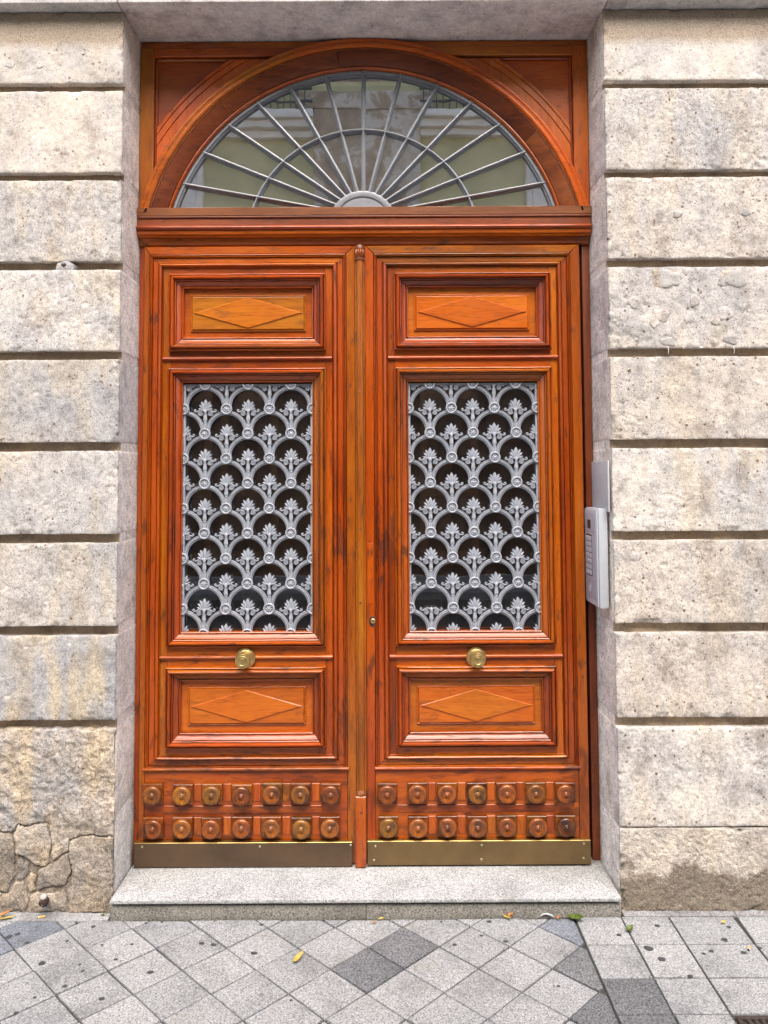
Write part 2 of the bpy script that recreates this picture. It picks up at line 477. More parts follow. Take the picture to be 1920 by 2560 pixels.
def slab(poly, front, back, bev, mat, axis='y', smooth=0):
    """polygon prism; axis y: polygon in (x,z) facing the street; axis z: polygon in (x,y) facing up; axis x: polygon in (y,z)"""
    s = 1 if back > front else -1
    rings = [(inset(poly, bev), front), (poly, front + s * bev), (poly, back)]
    n = len(poly)
    vs = []
    for pl, d in rings:
        for a, b in pl:
            vs.append({'y': (a, d, b), 'z': (a, b, d), 'x': (d, a, b)}[axis])
    fs = [tuple(range(n))]
    for r in range(2):
        for i in range(n):
            j = (i + 1) % n
            fs.append((r * n + i, r * n + j, (r + 1) * n + j, (r + 1) * n + i))
    fs.append(tuple(range(2 * n, 3 * n)))
    return mesh('slab', vs, fs, mat, smooth)

def rect(x0, x1, z0, z1):
    return [(x0, z0), (x1, z0), (x1, z1), (x0, z1)]

def box(x0, x1, y0, y1, z0, z1, mat, bev=0.002):
    bm = bmesh.new()
    bmesh.ops.create_cube(bm, size=1)
    for v in bm.verts:
        v.co = ((x0 + x1) / 2 + v.co.x * (x1 - x0), (y0 + y1) / 2 + v.co.y * (y1 - y0), (z0 + z1) / 2 + v.co.z * (z1 - z0))
    if bev:
        bmesh.ops.bevel(bm, geom=bm.edges[:], offset=bev, segments=2, affect='EDGES', profile=0.6)
    me = bpy.data.meshes.new('box')
    bm.to_mesh(me)
    bm.free()
    me.materials.append(mat)
    me.shade_smooth()
    me.set_sharp_from_angle(angle=R(40))
    return me

def lathe(prof, mat, seg=28, axis='y', smooth=35):
    """prof: (radius, height) pairs; height grows along -y (towards the street) or along z"""
    vs = []
    for r, h in prof:
        for k in range(seg):
            a = 2 * math.pi * k / seg
            c, s = r * math.cos(a), r * math.sin(a)
            vs.append((c, -h, s) if axis == 'y' else (c, s, h))
    fs = list(map(tuple, grid_faces(len(prof), seg, True)))
    fs.append(tuple(range(seg)))
    fs.append(tuple(range((len(prof) - 1) * seg, len(prof) * seg)))
    return mesh('lathe', vs, fs, mat, smooth)

def sweep_line(p0, p1, prof, mat, across, n=1, smooth=50, wob=0.0):
    """extrude profile (offset along 'across' in xz, y) from p0 to p1 (xz points); prof end offsets may be mitred by caller"""
    vs = []
    for k in range(n + 1):
        t = k / n
        for d, y in prof:
            vs.append((p0[0] + (p1[0] - p0[0]) * t + across[0] * d, y, p0[1] + (p1[1] - p0[1]) * t + across[1] * d))
    return mesh('sweep', vs, grid_faces(n + 1, len(prof)), mat, smooth)

def frame4(parent, name, x0, x1, z0, z1, prof, mats, sides='tblr', gap=0.0010):
    """mitred moulding round a rectangle; prof = (distance inwards, y); mats = (horizontal, vertical)"""
    def piece(side):
        rows = []
        n = 10
        wv = rng.normal(0, 0.00035, n + 1)
        for k in range(n + 1):
            t = k / n
            for d, y in prof:
                if side in 'tb':
                    a, b = x0 + d + gap, x1 - d - gap
                    rows.append((a + (b - a) * t, y + wv[k], (z1 - d if side == 't' else z0 + d) + wv[k]))
                else:
                    a, b = z0 + d + gap, z1 - d - gap
                    rows.append(((x0 + d if side == 'l' else x1 - d) + wv[k], y + wv[k], a + (b - a) * t))
        return mesh(name, rows, grid_faces(n + 1, len(prof)), mats[0] if side in 'tb' else mats[1], 42)
    return [part(name, piece(s), parent) for s in sides]

def arc_sweep(cx, cz, prof, a0, a1, n, mat, smooth=45):
    """profile (radius, y) swept round (cx,cz) in the xz plane"""
    vs = []
    for k in range(n + 1):
        a = a0 + (a1 - a0) * k / n
        for r, y in prof:
            vs.append((cx + r * math.cos(a), y, cz + r * math.sin(a)))
    return mesh('arc', vs, grid_faces(n + 1, len(prof)), mat, smooth)

def bisect(me, co, no):
    bm = bmesh.new()
    bm.from_mesh(me)
    bmesh.ops.bisect_plane(bm, geom=bm.verts[:] + bm.edges[:] + bm.faces[:], plane_co=co, plane_no=no, clear_outer=True)
    out = me.copy()
    bm.to_mesh(out)
    bm.free()
    return out

def tube(path, rad, mat, seg=6, smooth=180, flat=1.0):
    """round tube along 3-D points"""
    vs = []
    P = [Vector(p) for p in path]
    rads = rad if isinstance(rad, (list, tuple)) else [rad] * len(P)
    up = Vector((0, -1, 0))
    for i, p in enumerate(P):
        t = (P[min(i + 1, len(P) - 1)] - P[max(i - 1, 0)]).normalized()
        u = up if abs(t.dot(up)) < 0.95 else Vector((1, 0, 0))
        s = t.cross(u).normalized()
        w = s.cross(t).normalized()
        for k in range(seg):
            a = 2 * math.pi * k / seg
            vs.append(p + (s * math.cos(a) + w * math.sin(a) * flat) * rads[i])
    fs = list(map(tuple, grid_faces(len(P), seg, True)))
    fs += [tuple(range(seg)), tuple(range((len(P) - 1) * seg, len(P) * seg))]
    return mesh('tube', vs, fs, mat, smooth)

def join(meshes, name='joined'):
    vs, fs, idx, mats = [], [], [], []
    for me in meshes:
        o = len(vs)
        vs += [v.co[:] for v in me.vertices]
        for p in me.polygons:
            fs.append([o + i for i in p.vertices])
            m = me.materials[p.material_index]
            if m not in mats:
                mats.append(m)
            idx.append(mats.index(m))
    return mesh(name, vs, fs, mats, 45, idx)

# ================================================================== GROUND
def structure(name, me, loc=(0, 0, 0)):
    return part(name, me, None, loc, kind='structure')

structure('ground', box(-120, 120, -120, 120, -0.6, -0.4, M_ROAD, 0))
structure('road', box(-40, 40, -7.4, -3.3, -0.3, -0.10, M_ROAD, 0))
structure('far_pavement', box(-40, 40, -9.2, -7.4, -0.3, 0.0, M_PAVE, 0.01))
PX0, PX1, PY0 = -2.35, 2.35, -1.16
pav = structure('pavement', join([box(-40, 40, -3.3, PY0, -0.3, -0.001, M_PAVE, 0), box(-40, PX0, PY0, 0.3, -0.3, -0.001, M_PAVE, 0),
                                  box(PX1, 40, PY0, 0.3, -0.3, -0.001, M_PAVE, 0), box(PX0, PX1, PY0, 0.3, -0.3, -0.009, M_BED, 0)]))

def clip(poly, a, b, c):
    """keep a*x+b*y<=c"""
    out = []
    for i in range(len(poly)):
        p, q = poly[i], poly[(i + 1) % len(poly)]
        dp, dq = a * p[0] + b * p[1] - c, a * q[0] + b * q[1] - c
        if dp <= 0:
            out.append(p)
        if dp * dq < 0:
            t = dp / (dp - dq)
            out.append((p[0] + (q[0] - p[0]) * t, p[1] + (q[1] - p[1]) * t))
    return out

def parea(p):
    return 0.5 * abs(sum(p[i][0] * p[(i + 1) % len(p)][1] - p[(i + 1) % len(p)][0] * p[i][1] for i in range(len(p))))

def tidy(p, eps=0.004):
    out = []
    for q in p:
        if not out or math.hypot(q[0] - out[-1][0], q[1] - out[-1][1]) > eps:
            out.append(q)
    while len(out) > 2 and math.hypot(out[0][0] - out[-1][0], out[0][1] - out[-1][1]) < eps:
        out.pop()
    return out

def paving_tile(poly, mat):
    poly = tidy(poly)
    if len(poly) < 3 or parea(poly) < 0.0008:
        return
    cx = sum(p[0] for p in poly) / len(poly)
    cy = sum(p[1] for p in poly) / len(poly)
    pl = inset([(p[0] - cx, p[1] - cy) for p in poly], random.choice([0.0020, 0.0026, 0.0032, 0.0040]))
    me = slab(pl, 0.0, -0.02, 0.0016, mat, 'z')
    part('paving_tile', me, pav, (cx, cy, random.uniform(-0.0022, 0.0002)), Euler((random.gauss(0, 0.004), random.gauss(0, 0.004), random.gauss(0, 0.003))))

V0, A_, B_ = (-0.310, -0.209), (0.1225, -0.1185), (0.1235, 0.1185)
DARK_CELLS = {}
for i in range(-16, 16):
    for j in range(-16, 16):
        c = [(V0[0] + (i + di) * A_[0] + (j + dj) * B_[0], V0[1] + (i + di) * A_[1] + (j + dj) * B_[1]) for di, dj in ((0, 0), (1, 0), (1, 1), (0, 1))]
        mx, my = sum(p[0] for p in c) / 4, sum(p[1] for p in c) / 4
        c = clip(c, 1, 0, 0.693)
        c = clip(c, -1, 0, 2.35)
        c = clip(c, 0, 1, -0.040) if c else c
        c = clip(c, 0, -1, 1.16) if c else c
        if len(c) < 3:
            continue
        mat = M_PAVE
        for (tx, ty, mm) in ((-0.06, -0.33, M_PAVE_DARK), (0.064, -0.207, M_PAVE_DARK), (0.66, -0.09, M_PAVE_BLUE), (0.68, -0.33, M_PAVE_DARK),
                             (-1.29, -0.10, M_PAVE_BLUE), (0.70, -0.56, M_PAVE_DARK), (-0.183, -0.035, M_PAVE_BLUE), (-1.42, -0.21, M_PAVE_BLUE)):
            if math.hypot(mx - tx, my - ty) < 0.062:
                mat = mm
        paving_tile(c, mat)
XS = [0.697, 0.869, 1.044, 1.285, 1.46, 1.635, 1.81, 1.985, 2.16, 2.35]
YS = [-0.030, -0.200, -0.379, -0.549, -0.72, -0.90, -1.16]
for i in range(len(XS) - 1):
    for j in range(len(YS) - 1):
        if i == 2 and j in (3, 4):
            continue
        paving_tile([(XS[i] + (0.012 if i == 3 and j == 0 else 0), YS[j]), (XS[i + 1], YS[j]), (XS[i + 1], YS[j + 1]), (XS[i], YS[j + 1])],
                    M_PAVE_DARK if (i, j) in ((0, 2), (0, 3)) else M_PAVE)
for x0, x1, y0, y1 in ((-2.35, -1.72, -0.040, 0.0), (-1.72, -1.30, -0.038, 0.0), (-1.30, -1.032, -0.039, 0.0), (0.882, 1.30, -0.029, 0.0), (1.302, 2.35, -0.029, 0.0)):
    part('edge_strip', slab([(x0, y0), (x1, y0), (x1, y1 + 0.02), (x0, y1 + 0.02)], 0.0005, -0.02, 0.002, M_CEMENT, 'z'), pav)

GUM = [(-1.164, -0.288, 11), (-0.782, -0.339, 9), (-0.896, -0.468, 9), (-0.456, -0.24, 10), (-0.606, -0.192, 9), (-0.649, -0.183, 9), (-1.036, -0.408, 8),
       (-1.129, -0.166, 6), (-1.032, -0.298, 5), (-1.009, -0.331, 6), (-1.07, -0.08, 7), (-0.92, -0.272, 7), (-0.893, -0.187, 6), (-1.135, -0.53, 7),
       (-1.141, -0.053, 7), (-0.997, -0.19, 5), (-0.827, -0.051, 6), (-1.349, -0.139, 11), (-1.325, -0.123, 9), (-1.266, -0.174, 8),
       (-0.882, -0.06, 6), (-1.11, -0.461, 6), (-0.457, -0.074, 7), (0.237, -0.2, 8), (0.337, -0.147, 6), (0.376, -0.062, 9), (0.418, -0.182, 9),
       (0.201, -0.061, 4), (0.903, -0.226, 15), (0.929, -0.285, 13), (0.827, -0.147, 8), (0.982, -0.092, 9), (1.188, -0.178, 10), (1.082, -0.256, 7),
       (1.115, -0.243, 8), (1.238, -0.102, 7), (0.991, -0.374, 9), (1.222, -0.252, 9), (1.288, -0.226, 8), (0.55, -0.42, 5), (-0.30, -0.48, 5)]
for x, y, r in GUM:
    n = 11
    ang = [2 * math.pi * k / n for k in range(n)]
    rr = [r / 1000 * 1.02 * random.uniform(0.75, 1.12) for _ in ang]
    vs = [(math.cos(a) * q * 1.15, math.sin(a) * q, 0) for a, q in zip(ang, rr)]
    vs += [(v[0] * 0.7, v[1] * 0.7, 0.0014) for v in vs]
    fs = [(k, (k + 1) % n, n + (k + 1) % n, n + k) for k in range(n)] + [tuple(range(n, 2 * n))]
    part('gum_spot', mesh('gum', vs, fs, M_GUM, 180), pav, (x, y, 0.0004))

# ================================================================== STONE PIERS
COURSES = [(3.195, 3.484), (2.834, 3.163), (2.480, 2.804), (2.127, 2.447), (1.772, 2.094), (1.418, 1.738), (1.068, 1.384), (0.714, 1.032)]
XL, XR = -1.027, 0.872

def pier_path(side, far):
    """points on the block's plan outline, from the far end along the street face, round the arris and back along the reveal"""
    xc = XL if side < 0 else 0.880
    s = 1 if side < 0 else -1
    fine0 = xc - s * 0.53 if side < 0 else xc - s * 0.66
    xs = list(np.arange(far, fine0, s * 0.045)) + list(np.arange(fine0, xc - s * 0.005, s * 0.0056))
    P = [(x, 0.0, 0.0, -1.0, 0) for x in xs]
    for a in (15, 45, 75):
        P.append((xc - s * 0.004 + s * 0.004 * math.sin(R(a)), 0.004 - 0.004 * math.cos(R(a)), s * math.sin(R(a)), -math.cos(R(a)), 0))
    for y in np.arange(0.012, 0.33, 0.008):
        xr = xc if side < 0 else xc + (XR - xc) * min(1, y / 0.2)
        P.append((xr, y, float(s), 0.0, 1))
    return np.array(P)

def stone_block(parent, side, z0, z1, seed, mat, rough=0.0030, chip=0.007, pitd=0.006, dents=(), far=None, tint=None):
    far = far if far is not None else (-1.85 if side < 0 else 1.85)
    P = pier_path(side, far)
    zi = np.arange(z0 + 0.010, z1 - 0.008, 0.0056)
    Z = np.concatenate([[z0, z0, z0 + 0.0025], zi, [z1 - 0.0025, z1, z1]])
    I = np.concatenate([[0.04, 0.0012, 0.0002], 0 * zi, [0.0002, 0.0012, 0.04]])
    nr, nc = len(Z), len(P)
    X = np.repeat(P[None, :, 0], nr, 0)
    Y = np.repeat(P[None, :, 1], nr, 0)
    NX = np.repeat(P[None, :, 2], nr, 0)
    NY = np.repeat(P[None, :, 3], nr, 0)
    rev = np.repeat(P[None, :, 4], nr, 0)
    ZZ = np.repeat(Z[:, None], nc, 1)
    II = np.repeat(I[:, None], nc, 1)
    so = seed * 7.7
    base = np.stack([X + Y * 0.9 + so, ZZ + so * 0.3, Y], -1)
    # ragged horizontal arrises
    et = fbm(np.stack([X[0] * 14 + so, Y[0] * 14, 0 * X[0] + 3], -1), 4, 0.6)
    eb = fbm(np.stack([X[0] * 14 + so, Y[0] * 14, 0 * X[0] + 9], -1), 4, 0.6)
    tz = (ZZ - z0) / (z1 - z0)
    ZZ = ZZ + (et * 0.003 - 0.001) * np.clip(tz * 6 - 5, 0, 1) * (1 - rev) - (eb * 0.003 - 0.001) * np.clip(1 - tz * 6, 0, 1) * (1 - rev)
    n1 = fbm(base * 13, 5, 0.55)
    n2 = fbm(base * 70, 3, 0.6)
    disp = rough * n1 * 0.35 + rough * 0.30 * n2 + rough * 0.22 * vnoise(base * 150)
    pn = vnoise(base * 75 + 3.1)
    ps = sstep(0.05, 0.35, vnoise(base * 9 + 40))
    disp = disp - 0.5 * pitd * sstep(0.58, 0.8, pn) * ps
    # chips along the edges
    xc = XL if side < 0 else 0.880
    de = np.minimum(np.minimum(ZZ - z0, z1 - ZZ), np.abs(X - xc) + Y)
    cn = fbm(base * 22 + 90, 4, 0.55)
    disp = disp - chip * sstep(0.18, 0.5, cn) * (1 - sstep(0.002, 0.022, de))
    for dx, dz, dr, dd in dents:
        q = np.hypot(X - dx, ZZ - dz) / dr
        q = q + 0.8 * fbm(base * 34 + dr * 900, 4, 0.65)
        disp = disp - dd * 0.35 * (1 - sstep(0.55, 1.05, q)) * (1 - rev) * (0.7 + 0.6 * n2)
    disp = disp * np.where(rev > 0, 0.35, 1.0)
    disp = np.minimum(disp, np.where(rev > 0, 0.0015, 0.006))
    disp = disp * (II < 0.03)
    k = disp - II
    vs = np.stack([X + NX * k, Y + NY * k, ZZ], -1).reshape(-1, 3)
    fs = grid_faces(nr, nc)
    fi = (rev[:-1, :-1].reshape(-1) > 0).astype(int)
    me = mesh('stone_block', vs, fs, [mat, M_REVEAL], 60, fi)
    return part('stone_block', me, parent)

pl = thing('stone_pier', 'pale rusticated stone pier with crumbling rubble at its foot, without an intercom beside it', 'stone wall', (-1.40, 0.1, 0), 'stone piers flanking the door')
pr = thing('stone_pier', 'pale rusticated stone pier with grey mortar patches, beside the intercom', 'stone wall', (1.25, 0.1, 0), 'stone piers flanking the door')
def core(plan):
    n = len(plan)
    vs = [(x, y, z) for z in (-0.1, 3.484) for x, y in plan]
    fs = [(i, (i + 1) % n, n + (i + 1) % n, n + i) for i in range(n)]
    return mesh('core', vs, fs, [M_GROOVE, M_REVEAL], 0, [0, 0] + [1] * (n - 2))
part('groove_mortar', core([(-1.86, 0.6), (-1.86, 0.033), (-1.0285, 0.033), (-1.0285, 0.6)]), pl)
part('groove_mortar', core([(1.86, 0.6), (1.86, 0.033), (0.8805, 0.033), (0.8738, 0.2), (0.8738, 0.6)]), pr)
for p, x0, x1 in ((pl, -3.2, -1.866), (pr, 1.866, 3.2)):
    for k, (z0, z1) in enumerate(COURSES + [(-0.05, 0.678)]):
        part('stone_block', box(x0, x1, 0.0, 0.6, z0, z1, M_STONE, 0.008), p)
    part('groove_mortar', box(x0 + 0.01, x1, 0.034, 0.55, -0.1, 3.48, M_GROOVE, 0), p)

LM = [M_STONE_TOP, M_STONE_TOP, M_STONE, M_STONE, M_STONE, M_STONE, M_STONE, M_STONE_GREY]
LD = {1: [(-1.30, 2.845, 0.02, 0.010), (-1.20, 2.842, 0.014, 0.008)], 2: [(-1.245, 2.80, 0.02, 0.008)], 4: [(-1.04, 2.05, 0.02, 0.012)],
      6: [(-1.40, 1.14, 0.03, 0.007), (-1.24, 1.345, 0.035, 0.005)], 7: [(-1.045, 0.80, 0.045, 0.018), (-1.38, 0.735, 0.05, 0.016), (-1.10, 0.715, 0.03, 0.012)],
      0: [(-1.265, 3.30, 0.016, 0.003)]}
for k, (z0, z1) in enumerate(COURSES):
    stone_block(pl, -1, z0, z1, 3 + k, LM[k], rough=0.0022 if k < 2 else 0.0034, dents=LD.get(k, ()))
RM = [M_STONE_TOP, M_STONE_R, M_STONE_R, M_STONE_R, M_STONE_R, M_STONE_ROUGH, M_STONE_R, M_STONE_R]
RM[5] = M_STONE
RD = {1: [(1.50, 2.93, 0.10, 0.014), (1.47, 2.85, 0.05, 0.02)], 2: [(0.90, 2.50, 0.035, 0.02)],
      3: [(0.90, 2.16, 0.075, 0.022), (0.90, 2.30, 0.04, 0.012), (1.02, 2.15, 0.05, 0.014), (1.03, 2.285, 0.022, 0.008), (1.19, 2.27, 0.025, 0.008), (1.195, 2.19, 0.045, 0.013),
          (1.34, 2.15, 0.05, 0.012), (1.37, 2.28, 0.025, 0.008), (1.10, 2.14, 0.04, 0.010), (0.89, 2.42, 0.02, 0.006)],
      4: [(0.90, 1.80, 0.03, 0.008)], 7: [(1.10, 0.74, 0.03, 0.008)]}
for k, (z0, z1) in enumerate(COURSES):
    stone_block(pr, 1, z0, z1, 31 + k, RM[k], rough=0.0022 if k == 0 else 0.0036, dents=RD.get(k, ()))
stone_block(pr, 1, 0.309, 0.676, 51, M_STONE_R, rough=0.004, dents=[(1.10, 0.52, 0.028, 0.016), (1.095, 0.435, 0.022, 0.013), (1.42, 0.53, 0.026, 0.014), (1.095, 0.395, 0.012, 0.01), (1.40, 0.43, 0.02, 0.012)])
stone_block(pr, 1, 0.0, 0.304, 52, M_STONE_BASE, rough=0.011, chip=0.02, pitd=0.008)

part('joint_mortar', box(-1.86, XL - 0.004, 0.0165, 0.2, -0.05, 0.335, M_RUBBLE, 0), pl)
# left foot: reveal backing, rough upper stone, rubble
part('jamb_lining', box(-1.075, XL - 0.0003, 0.022, 0.33, 0.352, 0.676, M_REVEAL, 0.004), pl)
part('jamb_lining', box(-1.075, XL - 0.0006, 0.022, 0.33, 0.0, 0.3505, M_REVEAL, 0.004), pl)

def rubble(poly, seed, mat, bulge=0.012, rough=0.007, gap=0.0012, res=0.0048, crack=1.0):
    poly = np.array(poly)
    x0, z0 = poly.min(0) - 0.012
    x1, z1 = poly.max(0) + 0.012
    xs = np.arange(x0, x1, res)
    zs = np.arange(z0, z1, res)
    X, Z = np.meshgrid(xs, zs)
    wob = 0.010
    Xw = X + wob * fbm(np.stack([X * 28 + seed * 0, Z * 28, 0 * X + 5], -1), 3)
    Zw = Z + wob * fbm(np.stack([X * 28, Z * 28, 0 * X + 15], -1), 3)
    d = np.full(X.shape, 9.0)
    inside = np.zeros(X.shape, bool)
    n = len(poly)
    for i in range(n):
        a, b = poly[i], poly[(i + 1) % n]
        e = b - a
        t = np.clip(((Xw - a[0]) * e[0] + (Zw - a[1]) * e[1]) / (e @ e), 0, 1)
        d = np.minimum(d, np.hypot(Xw - a[0] - t * e[0], Zw - a[1] - t * e[1]))
        c = ((a[1] > Zw) != (b[1] > Zw)) & (Xw < (b[0] - a[0]) * (Zw - a[1]) / (b[1] - a[1] + 1e-12) + a[0])
        inside ^= c
    d = np.where(inside, d, -d) - gap
    base = np.stack([X + seed * 3.3, Z, 0 * X + seed], -1)
    sh = base.copy()
    sh[..., 0] = sh[..., 0] + 0.8 * sh[..., 1]
    big = fbm(sh * 9, 3, 0.6) * 3.2 + 0.25 * fbm(base * 40, 3)
    fl = np.floor(big)
    ter = (fl + sstep(0.35, 0.65, big - fl)) / 3.2
    face = -rough * 0.9 * ter - rough * 0.35 * fbm(base * 30, 4, 0.65) - rough * 0.35 * fbm(base * 85, 3, 0.7)
    edge = np.clip(d / 0.0055, 0, 1)
    prof = 0.016 * crack * (1 - np.sqrt(np.clip(1 - (1 - edge) ** 2, 0, 1)))
    Y = np.where(d > 0, 0.006 - 0.45 * bulge * sstep(0, 0.05, d) - 0.006 * vnoise(np.stack([X * 5 + seed, Z * 5, 0 * X], -1)) + prof + face, 0.060)
    Y = np.where(Z < 0.002, np.maximum(Y, 0.012), Y)
    X = np.where(d > 0, np.minimum(X, XL + 0.0006), np.minimum(X, XL - 0.004))
    vs = np.stack([X, Y, Z], -1).reshape(-1, 3)
    fs = grid_faces(len(zs), len(xs))
    keep = (d.reshape(-1)[fs] > -0.004).any(1)
    fs = fs[keep]
    used = np.unique(fs)
    re = np.zeros(len(vs), int)
    re[used] = np.arange(len(used))
    part('rubble_stone', mesh('rubble', vs[used], re[fs], mat, 60), pl)

rubble([(-1.86, 0.68), (-1.0265, 0.68), (-1.0265, 0.278), (-1.114, 0.291), (-1.192, 0.269), (-1.196, 0.226), (-1.262, 0.189), (-1.267, 0.252), (-1.282, 0.329), (-1.394, 0.323), (-1.404, 0.3), (-1.86, 0.297)],
       1.0, M_STONE_ROUGH, 0.010, 0.012, gap=0.0, crack=0.35)
rubble([(-1.66, 0.296), (-1.404, 0.296), (-1.395, 0.22), (-1.4, 0.121), (-1.43, 0.081), (-1.66, 0.060)], 2.0, M_RUBBLE, crack=0.7)
rubble([(-1.404, 0.296), (-1.394, 0.32), (-1.285, 0.326), (-1.267, 0.252), (-1.269, 0.186), (-1.289, 0.163), (-1.344, 0.19), (-1.392, 0.22)], 3.0, M_STONE_ROUGH, 0.012, 0.009, gap=0.0006, crack=0.6)
rubble([(-1.393, 0.215), (-1.351, 0.188), (-1.343, 0.153), (-1.363, 0.117), (-1.397, 0.121)], 4.0, M_RUBBLE, 0.008)
rubble([(-1.66, 0.058), (-1.43, 0.079), (-1.393, 0.115), (-1.363, 0.111), (-1.348, 0.068), (-1.354, 0.0), (-1.66, 0.0)], 5.0, M_RUBBLE, crack=0.7)
rubble([(-1.359, 0.114), (-1.34, 0.15), (-1.316, 0.137), (-1.322, 0.081), (-1.345, 0.061)], 6.0, M_STONE_ROUGH, 0.006)
rubble([(-1.345, 0.058), (-1.318, 0.077), (-1.226, 0.08), (-1.205, 0.07), (-1.202, 0.0), (-1.351, 0.0)], 7.0, M_RUBBLE, 0.018)
rubble([(-1.313, 0.157), (-1.266, 0.183), (-1.198, 0.219), (-1.19, 0.153), (-1.207, 0.106), (-1.315, 0.084), (-1.312, 0.133)], 8.0, M_RUBBLE, 0.008, gap=0.0, crack=0.45)
rubble([(-1.192, 0.265), (-1.114, 0.288), (-1.0265, 0.278), (-1.0265, 0.0), (-1.197, 0.0), (-1.201, 0.073), (-1.187, 0.146), (-1.196, 0.219)], 9.0, M_RUBBLE, 0.008, 0.010, gap=0.0, crack=0.3)
rubble([(-1.86, 0.295), (-1.662, 0.295), (-1.662, 0.0), (-1.86, 0.0)], 10.0, M_RUBBLE)

def blob(cx, cz, rx, rz, y0, h, mat, seed, n=22, squarish=0.0):
    """thin irregular plaster flake or patch lying on the stone face"""
    vs = [(0, -h, 0)]
    ring = []
    for k in range(n):
        a = 2 * math.pi * k / n
        q = 1 + 0.12 * math.sin(3 * a + seed) + 0.08 * math.sin(5 * a + seed * 2.3) + random.uniform(-0.05, 0.05)
        c, s = math.cos(a), math.sin(a)
        if squarish:
            m_ = (abs(c) ** 4 + abs(s) ** 4) ** 0.25
            q *= (1 - squarish) + squarish / m_
        ring.append((rx * q * c, rz * q * s))
    for f, hh in ((0.55, h), (0.9, h * 0.9), (1.0, 0.0), (1.0, -0.012)):
        vs += [(x * f, -hh, z * f) for x, z in ring]
    fs = [(0, 1 + k, 1 + (k + 1) % n) for k in range(n)]
    for r_ in range(3):
        fs += [(1 + r_ * n + k, 1 + r_ * n + (k + 1) % n, 1 + (r_ + 1) * n + (k + 1) % n, 1 + (r_ + 1) * n + k) for k in range(n)]
    return mesh('flake', vs, fs, mat, 60), (cx, y0, cz)

for nm, a in (('mortar_patch', (1.104, 2.400, 0.056, 0.038, 0.001, 0.0024, M_STONE_ROUGH, 1, 22, 0.4)), ('mortar_patch', (1.118, 2.398, 0.040, 0.033, -0.001, 0.0022, M_MORTAR, 2, 22, 0.8)),
              ('mortar_patch', (1.360, 2.400, 0.056, 0.038, 0.001, 0.0024, M_STONE_ROUGH, 3, 22, 0.4)), ('mortar_patch', (1.376, 2.398, 0.038, 0.034, -0.001, 0.0022, M_MORTAR, 4, 22, 0.8)),
              ('plaster_flake', (0.975, 2.305, 0.020, 0.026, 0.0006, 0.0026, M_STONE_R, 5)), ('plaster_flake', (1.085, 2.255, 0.030, 0.028, 0.0006, 0.0026, M_STONE_R, 6)),
              ('plaster_flake', (1.055, 2.225, 0.020, 0.020, 0.0006, 0.003, M_STONE_R, 7)), ('plaster_flake', (1.215, 2.312, 0.020, 0.026, 0.0006, 0.0026, M_STONE_R, 8)),
              ('plaster_flake', (1.330, 2.258, 0.030, 0.028, 0.0006, 0.0026, M_STONE_R, 9)), ('plaster_flake', (1.295, 2.232, 0.020, 0.020, 0.0006, 0.003, M_STONE_R, 10)),
              ('mortar_patch', (1.12, 2.152, 0.045, 0.020, 0.0035, 0.003, M_MORTAR, 11)), ('mortar_patch', (1.365, 2.158, 0.044, 0.020, 0.0035, 0.003, M_MORTAR, 12)),
              ('mortar_patch', (1.095, 2.8, 0.001, 0.001, 0.05, 0.001, M_MORTAR, 13)), ('mortar_patch', (1.155, 2.655, 0.018, 0.016, 0.0005, 0.003, M_MORTAR, 14)),
              ('mortar_patch', (1.425, 2.66, 0.018, 0.017, 0.0005, 0.003, M_MORTAR, 15))):
    if a[2] > 0.005:
        me, loc = blob(*a)
        part(nm, me, pr, loc)
for a in ((-1.355, 3.27, 0.018, 0.016, 0.0005, 0.0018, M_STONE_TOP, 21, 14), (-1.245, 2.462, 0.040, 0.026, 0.030, 0.030, M_STONE, 22), (-1.475, 3.272, 0.018, 0.016, 0.0005, 0.0018, M_STONE_TOP, 23, 14),
          (-1.185, 3.315, 0.006, 0.004, 0.0, 0.004, M_FLAKE, 24, 14)):
    me, loc = blob(*a)
    part('plaster_flake', me, pl, loc)
_me, _loc = blob(-1.249, 2.466, 0.011, 0.008, 0.0006, 0.0015, M_DRAIN, 31, 12)
part('rusty_hole', _me, pl, _loc, label='dark rusty socket in the plaster plug of the groove')
for x in (1.105, 1.165, 1.36, 1.42):
    h = 0.032 if x in (1.105, 1.36) else 0.012
    part('wire_stub', tube([(0, 0, 0), (0.001, -0.004, -h * 0.5), (-0.002, -0.008, -h)], [0.0014, 0.0014, 0.0020], M_FLAKE), pr, (x, -0.002, 2.133))

# lintel
lin = thing('stone_lintel', 'grey speckled stone lintel slab spanning over the arched door', 'lintel', (0, 0.1, 3.484))
def lintel_piece(x0, x1):
    return part('lintel_stone', box(x0, x1, -0.058, 0.6, 3.4865, 3.86, M_LINTEL, 0.006), lin)
lintel_piece(-3.2, -1.034)
lintel_piece(-1.0315, 0.8835)
lintel_piece(0.886, 3.2)
structure('upper_wall', box(-6, 6, 0.0, 4.5, 3.862, 10.0, M_STONE, 0))
structure('side_wall', join([box(-14, -3.2, 0, 4.5, -0.1, 10.0, M_STONE, 0), box(3.2, 14, 0, 4.5, -0.1, 10.0, M_STONE, 0)]))

# ================================================================== DOORSTEP
st = thing('doorstep', 'low grey granite doorstep with projecting tread under the wooden door', 'doorstep', (-0.08, 0.1, 0))
part('tread_slab', box(-1.024, 0.869, -0.042, 0.34, 0.0575, 0.071, M_TREAD, 0.0035), st)
for x0, x1 in ((-1.026, -0.0765), (-0.0745, 0.872)):
    part('riser_slab', box(x0, x1, -0.028, 0.34, -0.02, 0.0455, M_RISER, 0.002), st)
part('shadow_joint', box(-1.018, 0.864, 0.002, 0.34, 0.044, 0.0585, M_BED, 0), st)

